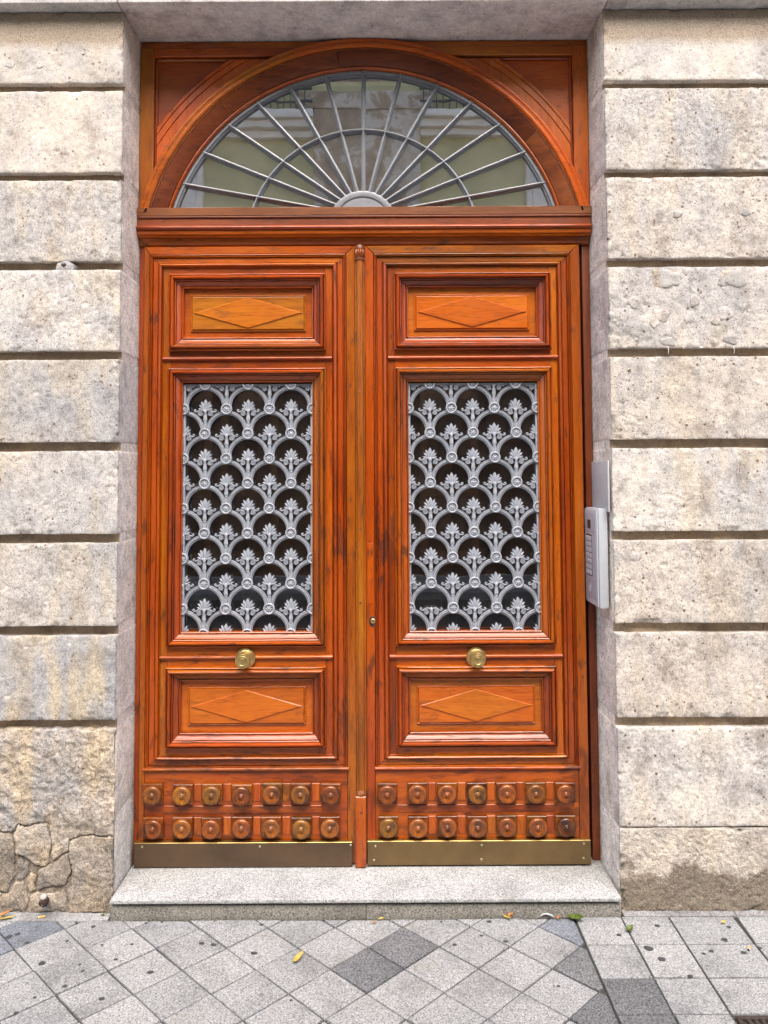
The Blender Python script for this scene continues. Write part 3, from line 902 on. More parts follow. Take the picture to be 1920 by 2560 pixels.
# ================================================================== DOOR FRAME
fr = thing('door_frame', 'varnished wooden frame with heavy moulded transom between door and fanlight', 'door frame', (-0.08, 0.25, 0.071))
part('jamb', box(XL + 0.001, -1.0075, 0.232, 0.32, 0.072, 2.64, W['red', 'z'], 0.002), fr)
part('jamb', box(0.8395, XR - 0.0015, 0.236, 0.32, 0.072, 2.64, W['brn', 'z'], 0.002), fr)
part('rabbet_strip', box(-1.006, -0.90, 0.262, 0.32, 0.072, 2.64, W['brn', 'z'], 0), fr)
part('rabbet_strip', box(0.75, 0.836, 0.262, 0.32, 0.072, 2.64, W['brn', 'z'], 0), fr)
def transom(name, z0, z1, prof_y, mat, x0=XL + 0.002, x1=XR - 0.004, smooth=45):
    """prof_y: list of (t 0..1 from top to bottom, y)"""
    return part(name, sweep_line((x0, z1), (x1, z1), [(t * (z1 - z0), y) for t, y in prof_y], mat, (0, -1), 24, smooth), fr)
transom('transom_board', 2.722, 2.757, [(-0.001, 0.30), (0, 0.186), (0.05, 0.184), (0.95, 0.184), (1.0, 0.186), (1.0, 0.25)], W['brn', 'x'])
transom('transom_board', 2.680, 2.712, [(0, 0.25), (0.0, 0.192), (0.06, 0.19), (0.94, 0.19), (1.0, 0.192), (1.0, 0.25)], W['brn', 'x'])
transom('transom_moulding', 2.662, 2.679, [(0, 0.25), (0, 0.18), (0.2, 0.175), (0.5, 0.173), (0.8, 0.176), (1, 0.184), (1, 0.25)], W['red', 'x'])
transom('transom_moulding', 2.636, 2.661, [(0, 0.25), (0, 0.187), (0.25, 0.186), (0.6, 0.1875), (0.72, 0.192), (0.76, 0.198), (0.80, 0.194), (0.95, 0.195), (1, 0.198), (1, 0.25)], W['yel', 'x'])
transom('transom_moulding', 2.606, 2.635, [(0, 0.25), (0, 0.212), (0.5, 0.216), (0.9, 0.222), (1, 0.226), (1, 0.30)], W['red', 'x'])
# corded bead between the two boards
nb = 230
vs = []
for k in range(nb * 4 + 1):
    x = XL + 0.003 + (XR - XL - 0.008) * k / (nb * 4)
    rr = 0.0030 + 0.0014 * abs(math.sin(math.pi * k / 4))
    for q in range(5):
        a = math.pi * q / 4
        vs.append((x, 0.188 - rr * math.sin(a), 2.717 + 0.005 * math.cos(a)))
part('corded_bead', mesh('bead', vs, grid_faces(nb * 4 + 1, 5), W['brn', 'x'], 30), fr)

# ================================================================== FANLIGHT
AX, AZ, Z0 = -0.079, 2.513, 2.745
fan = thing('fanlight', 'arched fanlight window with radiating grey glazing bars in carved wooden spandrels', 'window', (AX, 0.25, 2.757))
def ang_at(r, z=Z0):
    return math.asin((z - AZ) / r)
def arch_ring(name, prof, cuts, mat, n=60, gap=0.0008):
    a0 = ang_at(max(p[0] for p in prof))
    a1 = math.pi - a0
    c = [a0] + [R(x) for x in cuts] + [a1]
    for u, w in zip(c[:-1], c[1:]):
        part(name, arc_sweep(AX, AZ, prof, u + gap, w - gap, max(8, int(n * (w - u) / math.pi)), mat), fan)
arch_ring('arch_moulding', [(0.974, 0.25), (0.974, 0.196), (0.971, 0.192), (0.962, 0.190), (0.956, 0.193), (0.952, 0.190), (0.944, 0.184), (0.936, 0.184), (0.931, 0.188), (0.930, 0.200)], (74, 108), W['arc', 'x'])
arch_ring('arch_band', [(0.922, 0.196), (0.921, 0.193), (0.866, 0.214), (0.864, 0.217), (0.864, 0.26)], (38, 97, 131), W['brn', 'x'])
arch_ring('arch_bead', [(0.8635, 0.222), (0.861, 0.2155), (0.857, 0.2145), (0.853, 0.218), (0.851, 0.228), (0.850, 0.26)], (90,), W['org', 'x'])
arch_ring('steel_rim', [(0.8495, 0.236), (0.849, 0.230), (0.838, 0.230), (0.837, 0.238), (0.832, 0.238), (0.832, 0.262)], (90,), M_STEEL)
# corded bead round the arch
vs = []
a0 = ang_at(0.926)
nb = 300
for k in range(nb * 4 + 1):
    a = a0 + (math.pi - 2 * a0) * k / (nb * 4)
    rr = 0.0026 + 0.0022 * abs(math.sin(math.pi * k / 4))
    for q in range(5):
        b_ = math.pi * q / 4
        r_ = 0.926 + 0.0042 * math.cos(b_)
        vs.append((AX + r_ * math.cos(a), 0.194 - rr * math.sin(b_), AZ + r_ * math.sin(a)))
part('corded_bead', mesh('bead', vs, grid_faces(nb * 4 + 1, 5), W['brn', 'x'], 30), fan)
# spandrels
TOPZ = 3.482
part('head_rail', box(XL + 0.002, XR - 0.003, 0.212, 0.32, 3.455, TOPZ, W['org', 'x'], 0.002), fan)
for s, xo, xi in ((-1, XL + 0.0015, -0.966), (1, XR - 0.0025, 0.808)):
    a, b = min(xo, xi), max(xo, xi)
    part('spandrel_stile', slab([(a, 2.75), (b, 2.75), (b, 3.412 + (0.0424 if s > 0 else 0.0)), (a, 3.4544)] if False else [(a, 2.75), (b, 2.75), (b, 3.4544), (a, 3.4544)], 0.208, 0.32, 0.0025, W['org', 'z']), fan)
    xe = AX + s * 0.14
    a, b = min(xi, xe), max(xi, xe)
    part('spandrel_rail', slab([(a + 0.0006, 3.418), (b, 3.418), (b, 3.4544), (a + 0.0006, 3.4544)], 0.209, 0.32, 0.0025, W['org', 'x']), fan)
    # thin inner mouldings
    q = xi - s * 0.012
    part('spandrel_bead', slab([(min(xi, q), 2.95), (max(xi, q), 2.95), (max(xi, q), 3.4174), (min(xi, q), 3.4174)], 0.222, 0.3, 0.004, W['red', 'z']), fan)
    part('spandrel_bead', slab([(min(q, xe), 3.406), (max(q, xe), 3.406), (max(q, xe), 3.4174), (min(q, xe), 3.4174)], 0.2225, 0.3, 0.004, W['red', 'x']), fan)
    # field behind
    vs, n = [], 30
    ang = [math.pi / 2 - s * math.radians(2 + 72 * k / n) for k in range(n + 1)]
    for t in ang:
        c, si = math.cos(t), math.sin(t)
        vs.append((AX + 0.965 * c, 0.234, AZ + 0.965 * si))
        lim = min((XL + 0.01 - AX) / c if c < -1e-6 else 9, (XR - 0.01 - AX) / c if c > 1e-6 else 9, (3.45 - AZ) / si)
        lim = max(lim, 0.97)
        vs.append((AX + lim * c, 0.234, AZ + lim * si))
    part('spandrel_panel', mesh('panel', vs, [(2 * k, 2 * k + 1, 2 * k + 3, 2 * k + 2) for k in range(n)], W['arc', 'x'], 0), fan)
    # carved trim that follows the arch
    trim = arc_sweep(AX, AZ, [(0.9745, 0.235), (0.975, 0.214), (1.012, 0.214), (1.014, 0.2175), (1.0165, 0.2175), (1.018, 0.213), (1.040, 0.2135), (1.042, 0.218), (1.0445, 0.218), (1.0455, 0.214), (1.058, 0.214), (1.062, 0.218), (1.063, 0.235)],
                     math.pi / 2 - s * R(8), math.pi / 2 - s * R(76), 44, W['arc', 'z'])
    trim = bisect(trim, (0, 0, 3.405), (0, 0, 1))
    trim = bisect(trim, (xi - s * 0.013, 0, 0), (s, 0, 0))
    part('spandrel_trim', trim, fan)
# glass and glazing bars
vs = [(AX, 0.252, Z0)]
n = 48
a0 = ang_at(0.842)
vs += [(AX + 0.842 * math.cos(a0 + (math.pi - 2 * a0) * k / n), 0.252, AZ + 0.842 * math.sin(a0 + (math.pi - 2 * a0) * k / n)) for k in range(n + 1)]
part('pane', mesh('pane', vs, [(0, k + 1, k + 2) for k in range(n)], M_GLASS, 0), fan)
HX, HZ = -0.082, 2.735
RIM = [(-0.841, 2.876), (-0.758, 3.011), (-0.653, 3.130), (-0.530, 3.224), (-0.393, 3.295), (-0.240, 3.343), (-0.080, 3.362), (0.078, 3.343), (0.234, 3.296), (0.378, 3.222), (0.497, 3.126), (0.603, 3.006), (0.685, 2.874)]
BARP = [(-0.0092, 0.252), (-0.0092, 0.244), (-0.0080, 0.2405), (-0.0060, 0.2400), (-0.0040, 0.2395), (-0.0036, 0.230), (-0.0022, 0.2265), (0, 0.2258), (0.0022, 0.2265), (0.0036, 0.230), (0.0040, 0.2395), (0.0060, 0.2400), (0.0080, 0.2405), (0.0092, 0.244), (0.0092, 0.252)]
for x, z in RIM:
    d = Vector((x - HX, z - HZ))
    L_ = d.length
    u = d / L_
    p0 = (HX + u.x * 0.10, HZ + u.y * 0.10)
    p1 = (x + u.x * 0.006, z + u.y * 0.006)
    part('glazing_bar', sweep_line(p0, p1, BARP, M_STEEL, (-u.y, u.x), 1, 40), fan)
r_in, zc_in = 0.4885, 2.6185
a0 = math.asin((Z0 - zc_in) / r_in)
part('glazing_arc', arc_sweep(AX - 0.005, zc_in, [(r_in + d, y + 0.0012) for d, y in BARP], a0, math.pi - a0, 60, M_STEEL, 40), fan)
hub = []
for r_, y in ((0.0, 0.2215), (0.112, 0.2215), (0.114, 0.2235), (0.118, 0.2235), (0.121, 0.219), (0.132, 0.217), (0.143, 0.219), (0.146, 0.224), (0.146, 0.252)):
    hub.append((r_, y))
vs = []
zc_h = 2.693
for k in range(41):
    a = math.pi * k / 40
    for r_, y in hub:
        vs.append((HX - 0.003 + r_ * math.cos(a), y, zc_h + r_ * math.sin(a)))
part('hub_plate', mesh('hub', vs, grid_faces(41, len(hub)), M_STEEL, 40), fan)

# ================================================================== GRILLE MESHES (shared)
PITCH_X, ROW = 0.1793, 0.1032

def make_roundel():
    prof = [0.0, 0.0022, 0.0045, 0.0065, 0.009, 0.0115, 0.0140, 0.0152, 0.0162, 0.0175, 0.0198, 0.0218, 0.0232, 0.0236, 0.0236]
    seg = 32
    vs, nr = [], len(prof)
    for i, r_ in enumerate(prof):
        for k in range(seg):
            a = 2 * math.pi * k / seg
            if i == 0:
                h = 0.0062
            elif r_ < 0.005:
                h = 0.0060 - 0.0012 * (r_ / 0.005) ** 2
            elif r_ < 0.0145:
                t = (r_ - 0.005) / 0.0095
                h = 0.0008 + 0.0042 * abs(math.cos(4 * a)) ** 0.7 * math.sin(math.pi * (0.15 + 0.8 * t))
            elif r_ < 0.0158:
                h = 0.0002
            elif r_ < 0.0165:
                h = 0.004
            elif i == nr - 1:
                h = -0.010
            else:
                t = (r_ - 0.0165) / (0.0236 - 0.0165)
                h = 0.0045 + 0.0032 * math.sin(math.pi * (0.12 + 0.80 * t))
                if r_ >= 0.0236:
                    h = 0.0035
            vs.append((r_ * math.cos(a), -h, r_ * math.sin(a)))
    return mesh('roundel', vs, grid_faces(nr, seg, True), M_IRON, 50)

def make_ring():
    prof = [(-0.0086, 0.009), (-0.0086, 0.0030), (-0.0078, 0.0006), (-0.0056, -0.0005), (-0.0050, 0.0026), (-0.0036, 0.0026), (-0.0030, -0.0020), (-0.0008, -0.0036), (0.0022, -0.0036), (0.0036, -0.0020),
            (0.0042, 0.0022), (0.0056, 0.0022), (0.0062, -0.0026), (0.0078, -0.0026), (0.0088, 0.0000), (0.0088, 0.012)]
    a0, a1 = R(-7), R(187)
    vs = []
    n = 36
    for k in range(n + 1):
        a = a0 + (a1 - a0) * k / n
        for d, y in prof:
            rr = 0.0786 + d
            vs.append((rr * math.cos(a), y, rr * math.sin(a)))
    return mesh('ring', vs, grid_faces(n + 1, len(prof)), M_IRON, 40)

def leaf_blade(base, tip, w, y0, lift):
    """pointed acanthus blade with a raised mid-rib"""
    b, t = Vector(base), Vector(tip)
    u = t - b
    s = Vector((-u.y, u.x)).normalized()
    vs = []
    rows = [(0.0, 0.30, 0.2), (0.25, 0.62, 0.7), (0.5, 0.9, 1.0), (0.68, 1.0, 1.0), (0.84, 0.72, 0.8), (1.0, 0.02, 0.3)]
    for tt, ww, ll in rows:
        c = b + u * tt
        for q, yy in ((-1, 0.010), (-1, 0.0), (-0.45, -0.6), (0, -1), (0.45, -0.6), (1, 0.0), (1, 0.010)):
            p = c + s * (q * w * 0.5 * ww)
            y = y0 + (yy if yy > 0 else yy * lift * ll)
            vs.append((p.x, y, p.y))
    return mesh('blade', vs, grid_faces(len(rows), 7), M_IRON, 55)

def make_palmette(broken=False):
    """anchored at the centre of the roundel below it"""
    ms = []
    if not broken:
        for sx, tipx, tipz, w in ((0, 0.0, 0.1455, 0.0155), (-1, 0.0185, 0.1372, 0.0115), (1, 0.0185, 0.1372, 0.0115), (-1, 0.0272, 0.1235, 0.0095), (1, 0.0272, 0.1235, 0.0095), (-1, 0.0300, 0.1085, 0.0080), (1, 0.0300, 0.1085, 0.0080)):
            ms.append(leaf_blade((sx * 0.002, 0.096), (sx * tipx, tipz), w, 0.0015 - 0.001 * (sx == 0), 0.0048))
    # heart shaped boss
    ms.append(tube([(0, -0.002, 0.083), (0, -0.0045, 0.092), (0, -0.0045, 0.100), (0, -0.001, 0.1065)], [0.0045, 0.0062, 0.0058, 0.0012], M_IRON, 8, 180, 0.7))
    for s in (-1, 1):
        cx, cz = s * 0.0217, 0.0865
        path = []
        for k in range(26):
            t = k / 25
            a = math.pi * 0.5 + s * 0 + (t * 3.4 * math.pi)
            rr = 0.0020 + 0.0084 * (t)
            path.append((cx + s * rr * math.cos(a) * -1, -0.0025, cz + rr * math.sin(a)))
        path.append((s * 0.0175, -0.003, 0.0985))
        path.append((s * 0.009, -0.003, 0.0995))
        path.append((s * 0.003, -0.003, 0.0935))
        ms.append(tube(path, 0.0016, M_IRON, 5))
        # outer tendril ending in a curl
        path = [(s * 0.002, -0.0015, 0.099), (s * 0.009, -0.002, 0.1025), (s * 0.018, -0.0015, 0.1022), (s * 0.026, -0.001, 0.0985), (s * 0.0325, -0.001, 0.0940), (s * 0.0395, -0.0015, 0.0925), (s * 0.0448, -0.002, 0.0950),
                (s * 0.0458, -0.002, 0.0995), (s * 0.0425, -0.002, 0.1022), (s * 0.0390, -0.0025, 0.1000), (s * 0.0405, -0.003, 0.0975)]
        ms.append(tube(path, [0.0026] * 7 + [0.0027, 0.0028, 0.0026, 0.0018], M_IRON, 6))
        # disc behind the scroll
        vs = [(cx, 0.0040, cz)]
        for k in range(16):
            a = 2 * math.pi * k / 16
            vs += [(cx + 0.0106 * math.cos(a), 0.0045, cz + 0.0106 * math.sin(a)), (cx + 0.0106 * math.cos(a), 0.010, cz + 0.0106 * math.sin(a))]
        fs = [(0, 1 + 2 * k, 1 + 2 * ((k + 1) % 16)) for k in range(16)] + [(1 + 2 * k, 2 + 2 * k, 2 + 2 * ((k + 1) % 16), 1 + 2 * ((k + 1) % 16)) for k in range(16)]
        ms.append(mesh('disc', vs, fs, M_IRON, 40))
    # urn-like stem and web down to the roundel
    ms.append(tube([(0, 0.0, 0.0815), (0, -0.001, 0.079), (0, -0.002, 0.071), (0, -0.0025, 0.062), (0, -0.002, 0.0555), (0, 0.0, 0.0515)], [0.0110, 0.0072, 0.0074, 0.0086, 0.0082, 0.0064], M_IRON, 10, 40, 0.55))
    ms.append(tube([(0, 0.0, 0.0510), (0, -0.001, 0.0485), (0, 0.0, 0.046)], [0.0064, 0.0074, 0.0064], M_IRON, 10, 40, 0.55))
    vs = [(-0.0078, 0.001, 0.047), (0.0078, 0.001, 0.047), (0.010, 0.001, 0.018), (-0.010, 0.001, 0.018), (0, -0.003, 0.047), (0, -0.003, 0.018)]
    ms.append(mesh('web', vs, [(0, 4, 5, 3), (4, 1, 2, 5)], M_IRON, 0))
    return join(ms, 'palmette')

G_ROUND, G_RING, G_PALM, G_PALM_BROKEN = make_roundel(), make_ring(), make_palmette(), make_palmette(True)
CUTS = {}
def cut_mesh(base, key, planes):
    k = (base.name, key)
    if k not in CUTS:
        me = base
        for co, no in planes:
            me = bisect(me, co, no)
        CUTS[k] = me
    return CUTS[k]

def grille(leaf, cx, broken):
    hw, zt, zb, y = 0.269, 2.022, 0.990, 0.236
    g = part('grille', join([box(cx - hw, cx - hw + 0.008, y - 0.004, y + 0.014, zb, zt, M_IRON, 0.001), box(cx + hw - 0.008, cx + hw, y - 0.004, y + 0.014, zb, zt, M_IRON, 0.001),
                             box(cx - hw + 0.008, cx + hw - 0.008, y - 0.0035, y + 0.014, zt - 0.008, zt, M_IRON, 0.001), box(cx - hw + 0.008, cx + hw - 0.008, y - 0.0035, y + 0.014, zb, zb + 0.006, M_IRON, 0.001)]),
             leaf, label='grey cast iron grille of overlapping arches with rosettes and palmettes')
    for r_ in range(0, 12):
        z = zt - 0.002 - r_ * ROW
        odd = r_ % 2
        for q in range(4 if odd else 3):
            x = cx + (q - 1.5 if odd else q - 1) * PITCH_X
            key, pln = '', []
            if odd and q == 0:
                key, pln = 'l', [((0.0005, 0, 0), (-1, 0, 0))]
            elif odd and q == 3:
                key, pln = 'r', [((-0.0005, 0, 0), (1, 0, 0))]
            vert = 't' if r_ == 0 else ('b' if r_ == 10 else '')
            if r_ <= 10:
                pv = [((0, 0, 0), (0, 0, 1))] if vert == 't' else ([((0, 0, 0), (0, 0, -1))] if vert == 'b' else [])
                part('roundel', cut_mesh(G_ROUND, key + vert, pln + pv), g, (x, y - 0.0065, z))
            if r_ <= 9:
                part('arch_ring', cut_mesh(G_RING, key, pln), g, (x, y - 0.003 + 0.0008 * odd, z - 0.0927))
            if r_ >= 1:
                base = G_PALM_BROKEN if (broken and r_ == 10 and q == 0) else G_PALM
                pv, vk = [], ''
                if r_ == 1:
                    pv, vk = [((0, 0, ROW - 0.003), (0, 0, 1))], 'T'
                if r_ == 11:
                    pv, vk = [((0, 0, ROW - 0.001), (0, 0, -1))], 'B'
                part('palmette', cut_mesh(base, key + vk, pln + pv), g, (x, y + 0.001, z))
    return g

# ================================================================== DOOR LEAVES
def poly_board(parent, name, poly, y0, y1, mat, bev=0.0018):
    return part(name, slab(poly, y0, y1, bev, mat), parent)

YF = 0.212
BAND = [(0.0, 0.230), (0.0008, 0.2125), (0.0020, 0.2085), (0.0040, 0.2075), (0.0056, 0.2100), (0.0060, 0.2240), (0.0082, 0.2240), (0.0085, 0.2105), (0.0105, 0.2110), (0.0116, 0.2140), (0.0120, 0.2280), (0.0146, 0.2280), (0.0150, 0.2190), (0.0345, 0.2190), (0.0350, 0.2280), (0.0378, 0.2280),
        (0.0385, 0.2140), (0.0400, 0.2075), (0.0428, 0.2035), (0.0465, 0.2015), (0.0505, 0.2035), (0.0528, 0.2080), (0.0532, 0.2200), (0.0554, 0.2200), (0.0558, 0.2110), (0.0575, 0.2130), (0.058, 0.2300)]
BOLEC = [(0.0, 0.228), (0.0, 0.2000), (0.0018, 0.1965), (0.0044, 0.1955), (0.0062, 0.1980), (0.0066, 0.2100), (0.0086, 0.2100), (0.0091, 0.1945), (0.0115, 0.1885), (0.0155, 0.1850), (0.0200, 0.1855), (0.0230, 0.1895),
         (0.0240, 0.1950), (0.0242, 0.2110), (0.0266, 0.2110), (0.0270, 0.1985), (0.0300, 0.2005), (0.0302, 0.2140), (0.0324, 0.2140), (0.0330, 0.2060), (0.0400, 0.2135), (0.0460, 0.2175), (0.0498, 0.2190), (0.0501, 0.2300), (0.0522, 0.2300), (0.0525, 0.2165), (0.0545, 0.2150), (0.0575, 0.2170), (0.0580, 0.2450)]
HB = 0.327

def door_leaf(label, cx, x0, x1, scx, yel_first, side):
    lf = thing('door_leaf', label, 'door', ((x0 + x1) / 2, 0.235, 0.085), 'double door leaves')
    ho = 0.411
    ZT, ZTO, ZBO, ZB = 2.600, 2.567, 0.449, 0.078
    # outer stiles and top rail (mitred), stud board below
    poly_board(lf, 'stile', [(x0, ZB), (cx - ho - 0.0012, ZB), (cx - ho - 0.0012, ZTO), (x0, ZT)], YF, 0.262, W['red', 'z'])
    poly_board(lf, 'stile', [(cx + ho + 0.0012, ZB), (x1, ZB), (x1, ZT), (cx + ho + 0.0012, ZTO)], YF, 0.2615, W['red', 'z'])
    poly_board(lf, 'top_rail', [(x0 + 0.001, ZT), (cx - ho, ZTO + 0.0012), (cx + ho, ZTO + 0.0012), (x1 - 0.001, ZT)], YF + 0.0006, 0.261, W['org', 'x'])
    frame4(lf, 'band_moulding', cx - ho, cx + ho, ZBO, ZTO, BAND, (W['org', 'x'], W['red', 'z']))
    hi = ho - 0.0585
    zi0, zi1 = ZBO + 0.0585, ZTO - 0.0585
    # flat inner stiles and rails
    YG = 0.2165
    for s in (-1, 1):
        a, b = sorted((cx + s * hi, cx + s * (HB - 0.004)))
        poly_board(lf, 'inner_stile', rect(a, b, zi0, zi1), YG, 0.255, W['org', 'z'], 0.001)
    OPEN = [(2.158, 2.482), (0.942, 2.085), (0.536, 0.861)]
    rails = [(OPEN[0][1] - 0.004, zi1), (OPEN[1][1] - 0.004, OPEN[0][0] + 0.004), (OPEN[2][1] - 0.004, OPEN[1][0] + 0.004), (zi0, OPEN[2][0] + 0.004)]
    for z0, z1 in rails:
        poly_board(lf, 'inner_rail', rect(cx - HB + 0.0044, cx + HB - 0.0044, z0, z1), YG + 0.0006, 0.2545, W['org', 'x'], 0.001)
    # beads across the leaf
    bead = [(-0.0085, 0.2170), (-0.0080, 0.2105), (-0.0060, 0.2065), (-0.0025, 0.2040), (0.0010, 0.2036), (0.0040, 0.2052), (0.0060, 0.2085), (0.0065, 0.2120), (0.0085, 0.2125), (0.0090, 0.2170)]
    kx = -0.568 if side < 0 else 0.371
    part('rail_bead', sweep_line((cx - hi, 2.126), (cx + hi, 2.126), bead, W['red', 'x'], (0, -1), 12, 50), lf)
    for a, b in ((cx - hi, kx - 0.038), (kx + 0.038, cx + hi)):
        part('rail_bead', sweep_line((a, 0.898), (b, 0.898), bead, W['red', 'x'], (0, -1), 8, 50), lf)
    for z0, z1 in OPEN:
        frame4(lf, 'bolection_moulding', cx - HB, cx + HB, z0, z1, BOLEC, (W['red', 'x'], W['red', 'z']))
    # fielded panels with a raised lozenge
    for z0, z1 in (OPEN[0], OPEN[2]):
        a, b, c, d = cx - 0.272, cx + 0.272, z0 + 0.055, z1 - 0.055
        zc, hz, hx = (c + d) / 2, (d - c) / 2, 0.272
        pn = part('panel', slab(rect(a, b, c, d), 0.236, 0.252, 0.001, W['yel', 'x']), lf)
        rings = [(0.030, 0.2365), (0.0305, 0.2300), (0.0335, 0.2285), (0.0365, 0.2305), (0.0395, 0.2240), (0.0405, 0.2236)]
        vs = []
        for i_, y in rings:
            vs += [(a + i_, y, c + i_), (b - i_, y, c + i_), (b - i_, y, d - i_), (a + i_, y, d - i_)]
        fs = list(map(tuple, grid_faces(len(rings), 4, True))) + [tuple(range(4 * (len(rings) - 1), 4 * len(rings)))]
        part('raised_field', mesh('field', vs, fs, W['yel', 'x'], 0), pn)
        ex, ez = hx - 0.0425, hz - 0.0418
        loz = [(cx - ex, zc), (cx, zc - ez), (cx + ex, zc), (cx, zc + ez)]
        part('lozenge', slab(loz, 0.2192, 0.2236, 0.0030, W['yel', 'x']), pn)
    # glazed opening
    grille(lf, cx, side > 0)
    part('pane', mesh('pane', [(cx - 0.275, 0.2565, 0.98), (cx + 0.275, 0.2565, 0.98), (cx + 0.275, 0.2565, 2.03), (cx - 0.275, 0.2565, 2.03)], [(0, 1, 2, 3)], M_GLASS2, 0), lf)
    # stud board
    xa, xb = cx - ho, cx + ho
    part('stud_board', slab(rect(xa, xb, ZB, ZBO - 0.0006), YF + 0.003, 0.26, 0.001, W['org', 'x']), lf)
    part('base_moulding', sweep_line((xa - 0.004, ZBO + 0.003), (xb + 0.006, ZBO + 0.003), [(-0.006, 0.222), (-0.006, 0.207), (-0.003, 0.2035), (0.002, 0.2025), (0.006, 0.205), (0.0068, 0.209), (0.009, 0.2085), (0.0105, 0.2155)], W['red', 'x'], (0, -1), 14, 50), lf)
    sx = [scx + (k - 3) * 0.1193 for k in range(7)]
    zr = (0.357, 0.2255)
    for k in range(1, 6):
        for z in zr:
            m0, m1 = sx[k] + 0.0425, sx[k + 1] - 0.0425
            if k < 6 and m1 - m0 > 0.01:
                part('lath', slab(rect(m0 + 0.002, m1 - 0.002, z - 0.034, z + 0.036), YF + random.uniform(-0.001, 0.001), 0.23, 0.0015, W['org', 'z']), lf)
    part('lath', slab(rect(sx[0] + 0.04, sx[6] - 0.035, 0.2765, 0.3065), YF - 0.0004, 0.23, 0.0014, W['org', 'x']), lf)
    for z in zr:
        for x in sx:
            dx, dz = random.gauss(0, 0.0015), random.gauss(0, 0.0012)
            sb = part('stud_block', STUD_B, lf, (x + dx, 0.211, z + dz), Euler((0, random.gauss(0, 0.008), 0)))
            part('stud_knob', STUD_K, sb, (x + dx + random.gauss(0, 0.0008), 0.1975, z + dz), Euler((0, random.uniform(-0.6, 0.6), 0)))
    return lf

STUD_B = slab(rect(-0.0400, 0.0400, -0.0400, 0.0400), -0.013, 0.006, 0.0022, W['blk', 'x'])
STUD_K = lathe([(0.0340, -0.004), (0.0360, 0.002), (0.0384, 0.008), (0.0382, 0.013), (0.0350, 0.0185), (0.0300, 0.0210), (0.0245, 0.0205), (0.0190, 0.0165), (0.0140, 0.0150), (0.0110, 0.0155),
                (0.0105, 0.0185), (0.0085, 0.0205), (0.0062, 0.0200), (0.0058, 0.0215), (0.0035, 0.0235), (0.0004, 0.0240)], W['turn', 'z'], 32)

CL, CR = -0.567, 0.371
left = door_leaf('wooden door leaf with grey iron grille that carries the central rounded post', CL, -1.001, -0.119, -0.5815, True, -1)
right = door_leaf('wooden door leaf with grey iron grille and brass keyhole, nearer the intercom', CR, -0.0765, 0.822, 0.366, True, 1)

# central astragal on the left leaf
half = [(0.0205, 0.214), (0.0200, 0.206), (0.0150, 0.2045), (0.0140, 0.200), (0.0125, 0.194), (0.0085, 0.189), (0.004, 0.1868), (0, 0.1862)]
prof = half + [(-d, y) for d, y in half[-2::-1]]
prof = [(-d, y) for d, y in prof]
part('astragal', sweep_line((-0.0975, 0.365), (-0.0975, 2.545), prof, W['org', 'z'], (1, 0), 20, 60), left)
part('astragal_backing', box(-0.1185, -0.0775, 0.2105, 0.25, 0.078, 2.6, W['brn', 'z'], 0), left)
part('astragal_foot', slab(rect(-0.1225, -0.0795, 0.0735, 0.352), 0.180, 0.214, 0.004, W['org', 'z']), left)
part('astragal_collar', lathe([(0.021, 0.352), (0.0225, 0.355), (0.0225, 0.360), (0.0205, 0.364), (0.0185, 0.368), (0.016, 0.372)], W['brn', 'z'], 20, 'z'), left, (-0.0985, 0.2015, 0))
cap = part('astragal_capital', lathe([(0.0150, 2.530), (0.0200, 2.534), (0.0205, 2.538), (0.0165, 2.541), (0.0165, 2.5445), (0.0150, 2.546), (0.0160, 2.560), (0.0178, 2.575), (0.0195, 2.584), (0.0185, 2.586), (0.0185, 2.594), (0.0170, 2.597)], W['brn', 'z'], 20, 'z'), left, (-0.0975, 0.2025, 0))
for k in range(6):
    a = R(-160 + 28 * k)
    part('flute', tube([(0.0152 * math.cos(a), 0.0152 * math.sin(a), 2.548), (0.0168 * math.cos(a), 0.0168 * math.sin(a), 2.562), (0.0188 * math.cos(a), 0.0188 * math.sin(a), 2.580)], 0.0022, W['red', 'z'], 6), cap, (-0.0975, 0.2025, 0))
for z in (1.98, 1.42, 1.12, 0.66, 0.29, 0.18):
    part('peg', lathe([(0.0052, 0.0), (0.0052, 0.001), (0.0042, 0.0016)], W['brn', 'x'], 12), left, (-0.0985, 0.1875 if z > 0.36 else 0.1802, z))

# knobs
def knob(leaf, x, z, tilt):
    rose = part('knob_rose', lathe([(0.0405, 0.0), (0.0410, 0.003), (0.0395, 0.006), (0.0350, 0.0075), (0.0330, 0.0070), (0.0300, 0.009), (0.020, 0.010), (0.012, 0.012)], M_BRASS, 40), leaf, (x, 0.2075, z))
    part('knob', lathe([(0.012, 0.0), (0.0125, 0.014), (0.0150, 0.020), (0.0245, 0.026), (0.0300, 0.032), (0.0315, 0.038), (0.0310, 0.044), (0.0285, 0.048), (0.0255, 0.0492), (0.0225, 0.0488), (0.0215, 0.0500), (0.0150, 0.0515), (0.0140, 0.0508), (0.0128, 0.0515), (0.0005, 0.0518)], M_BRASS, 40),
         rose, (x, 0.197, z), Euler((tilt[0], 0, tilt[1])))
knob(left, -0.569, 0.897, (0.03, -0.05))
knob(right, 0.371, 0.896, (0.0, 0.02))
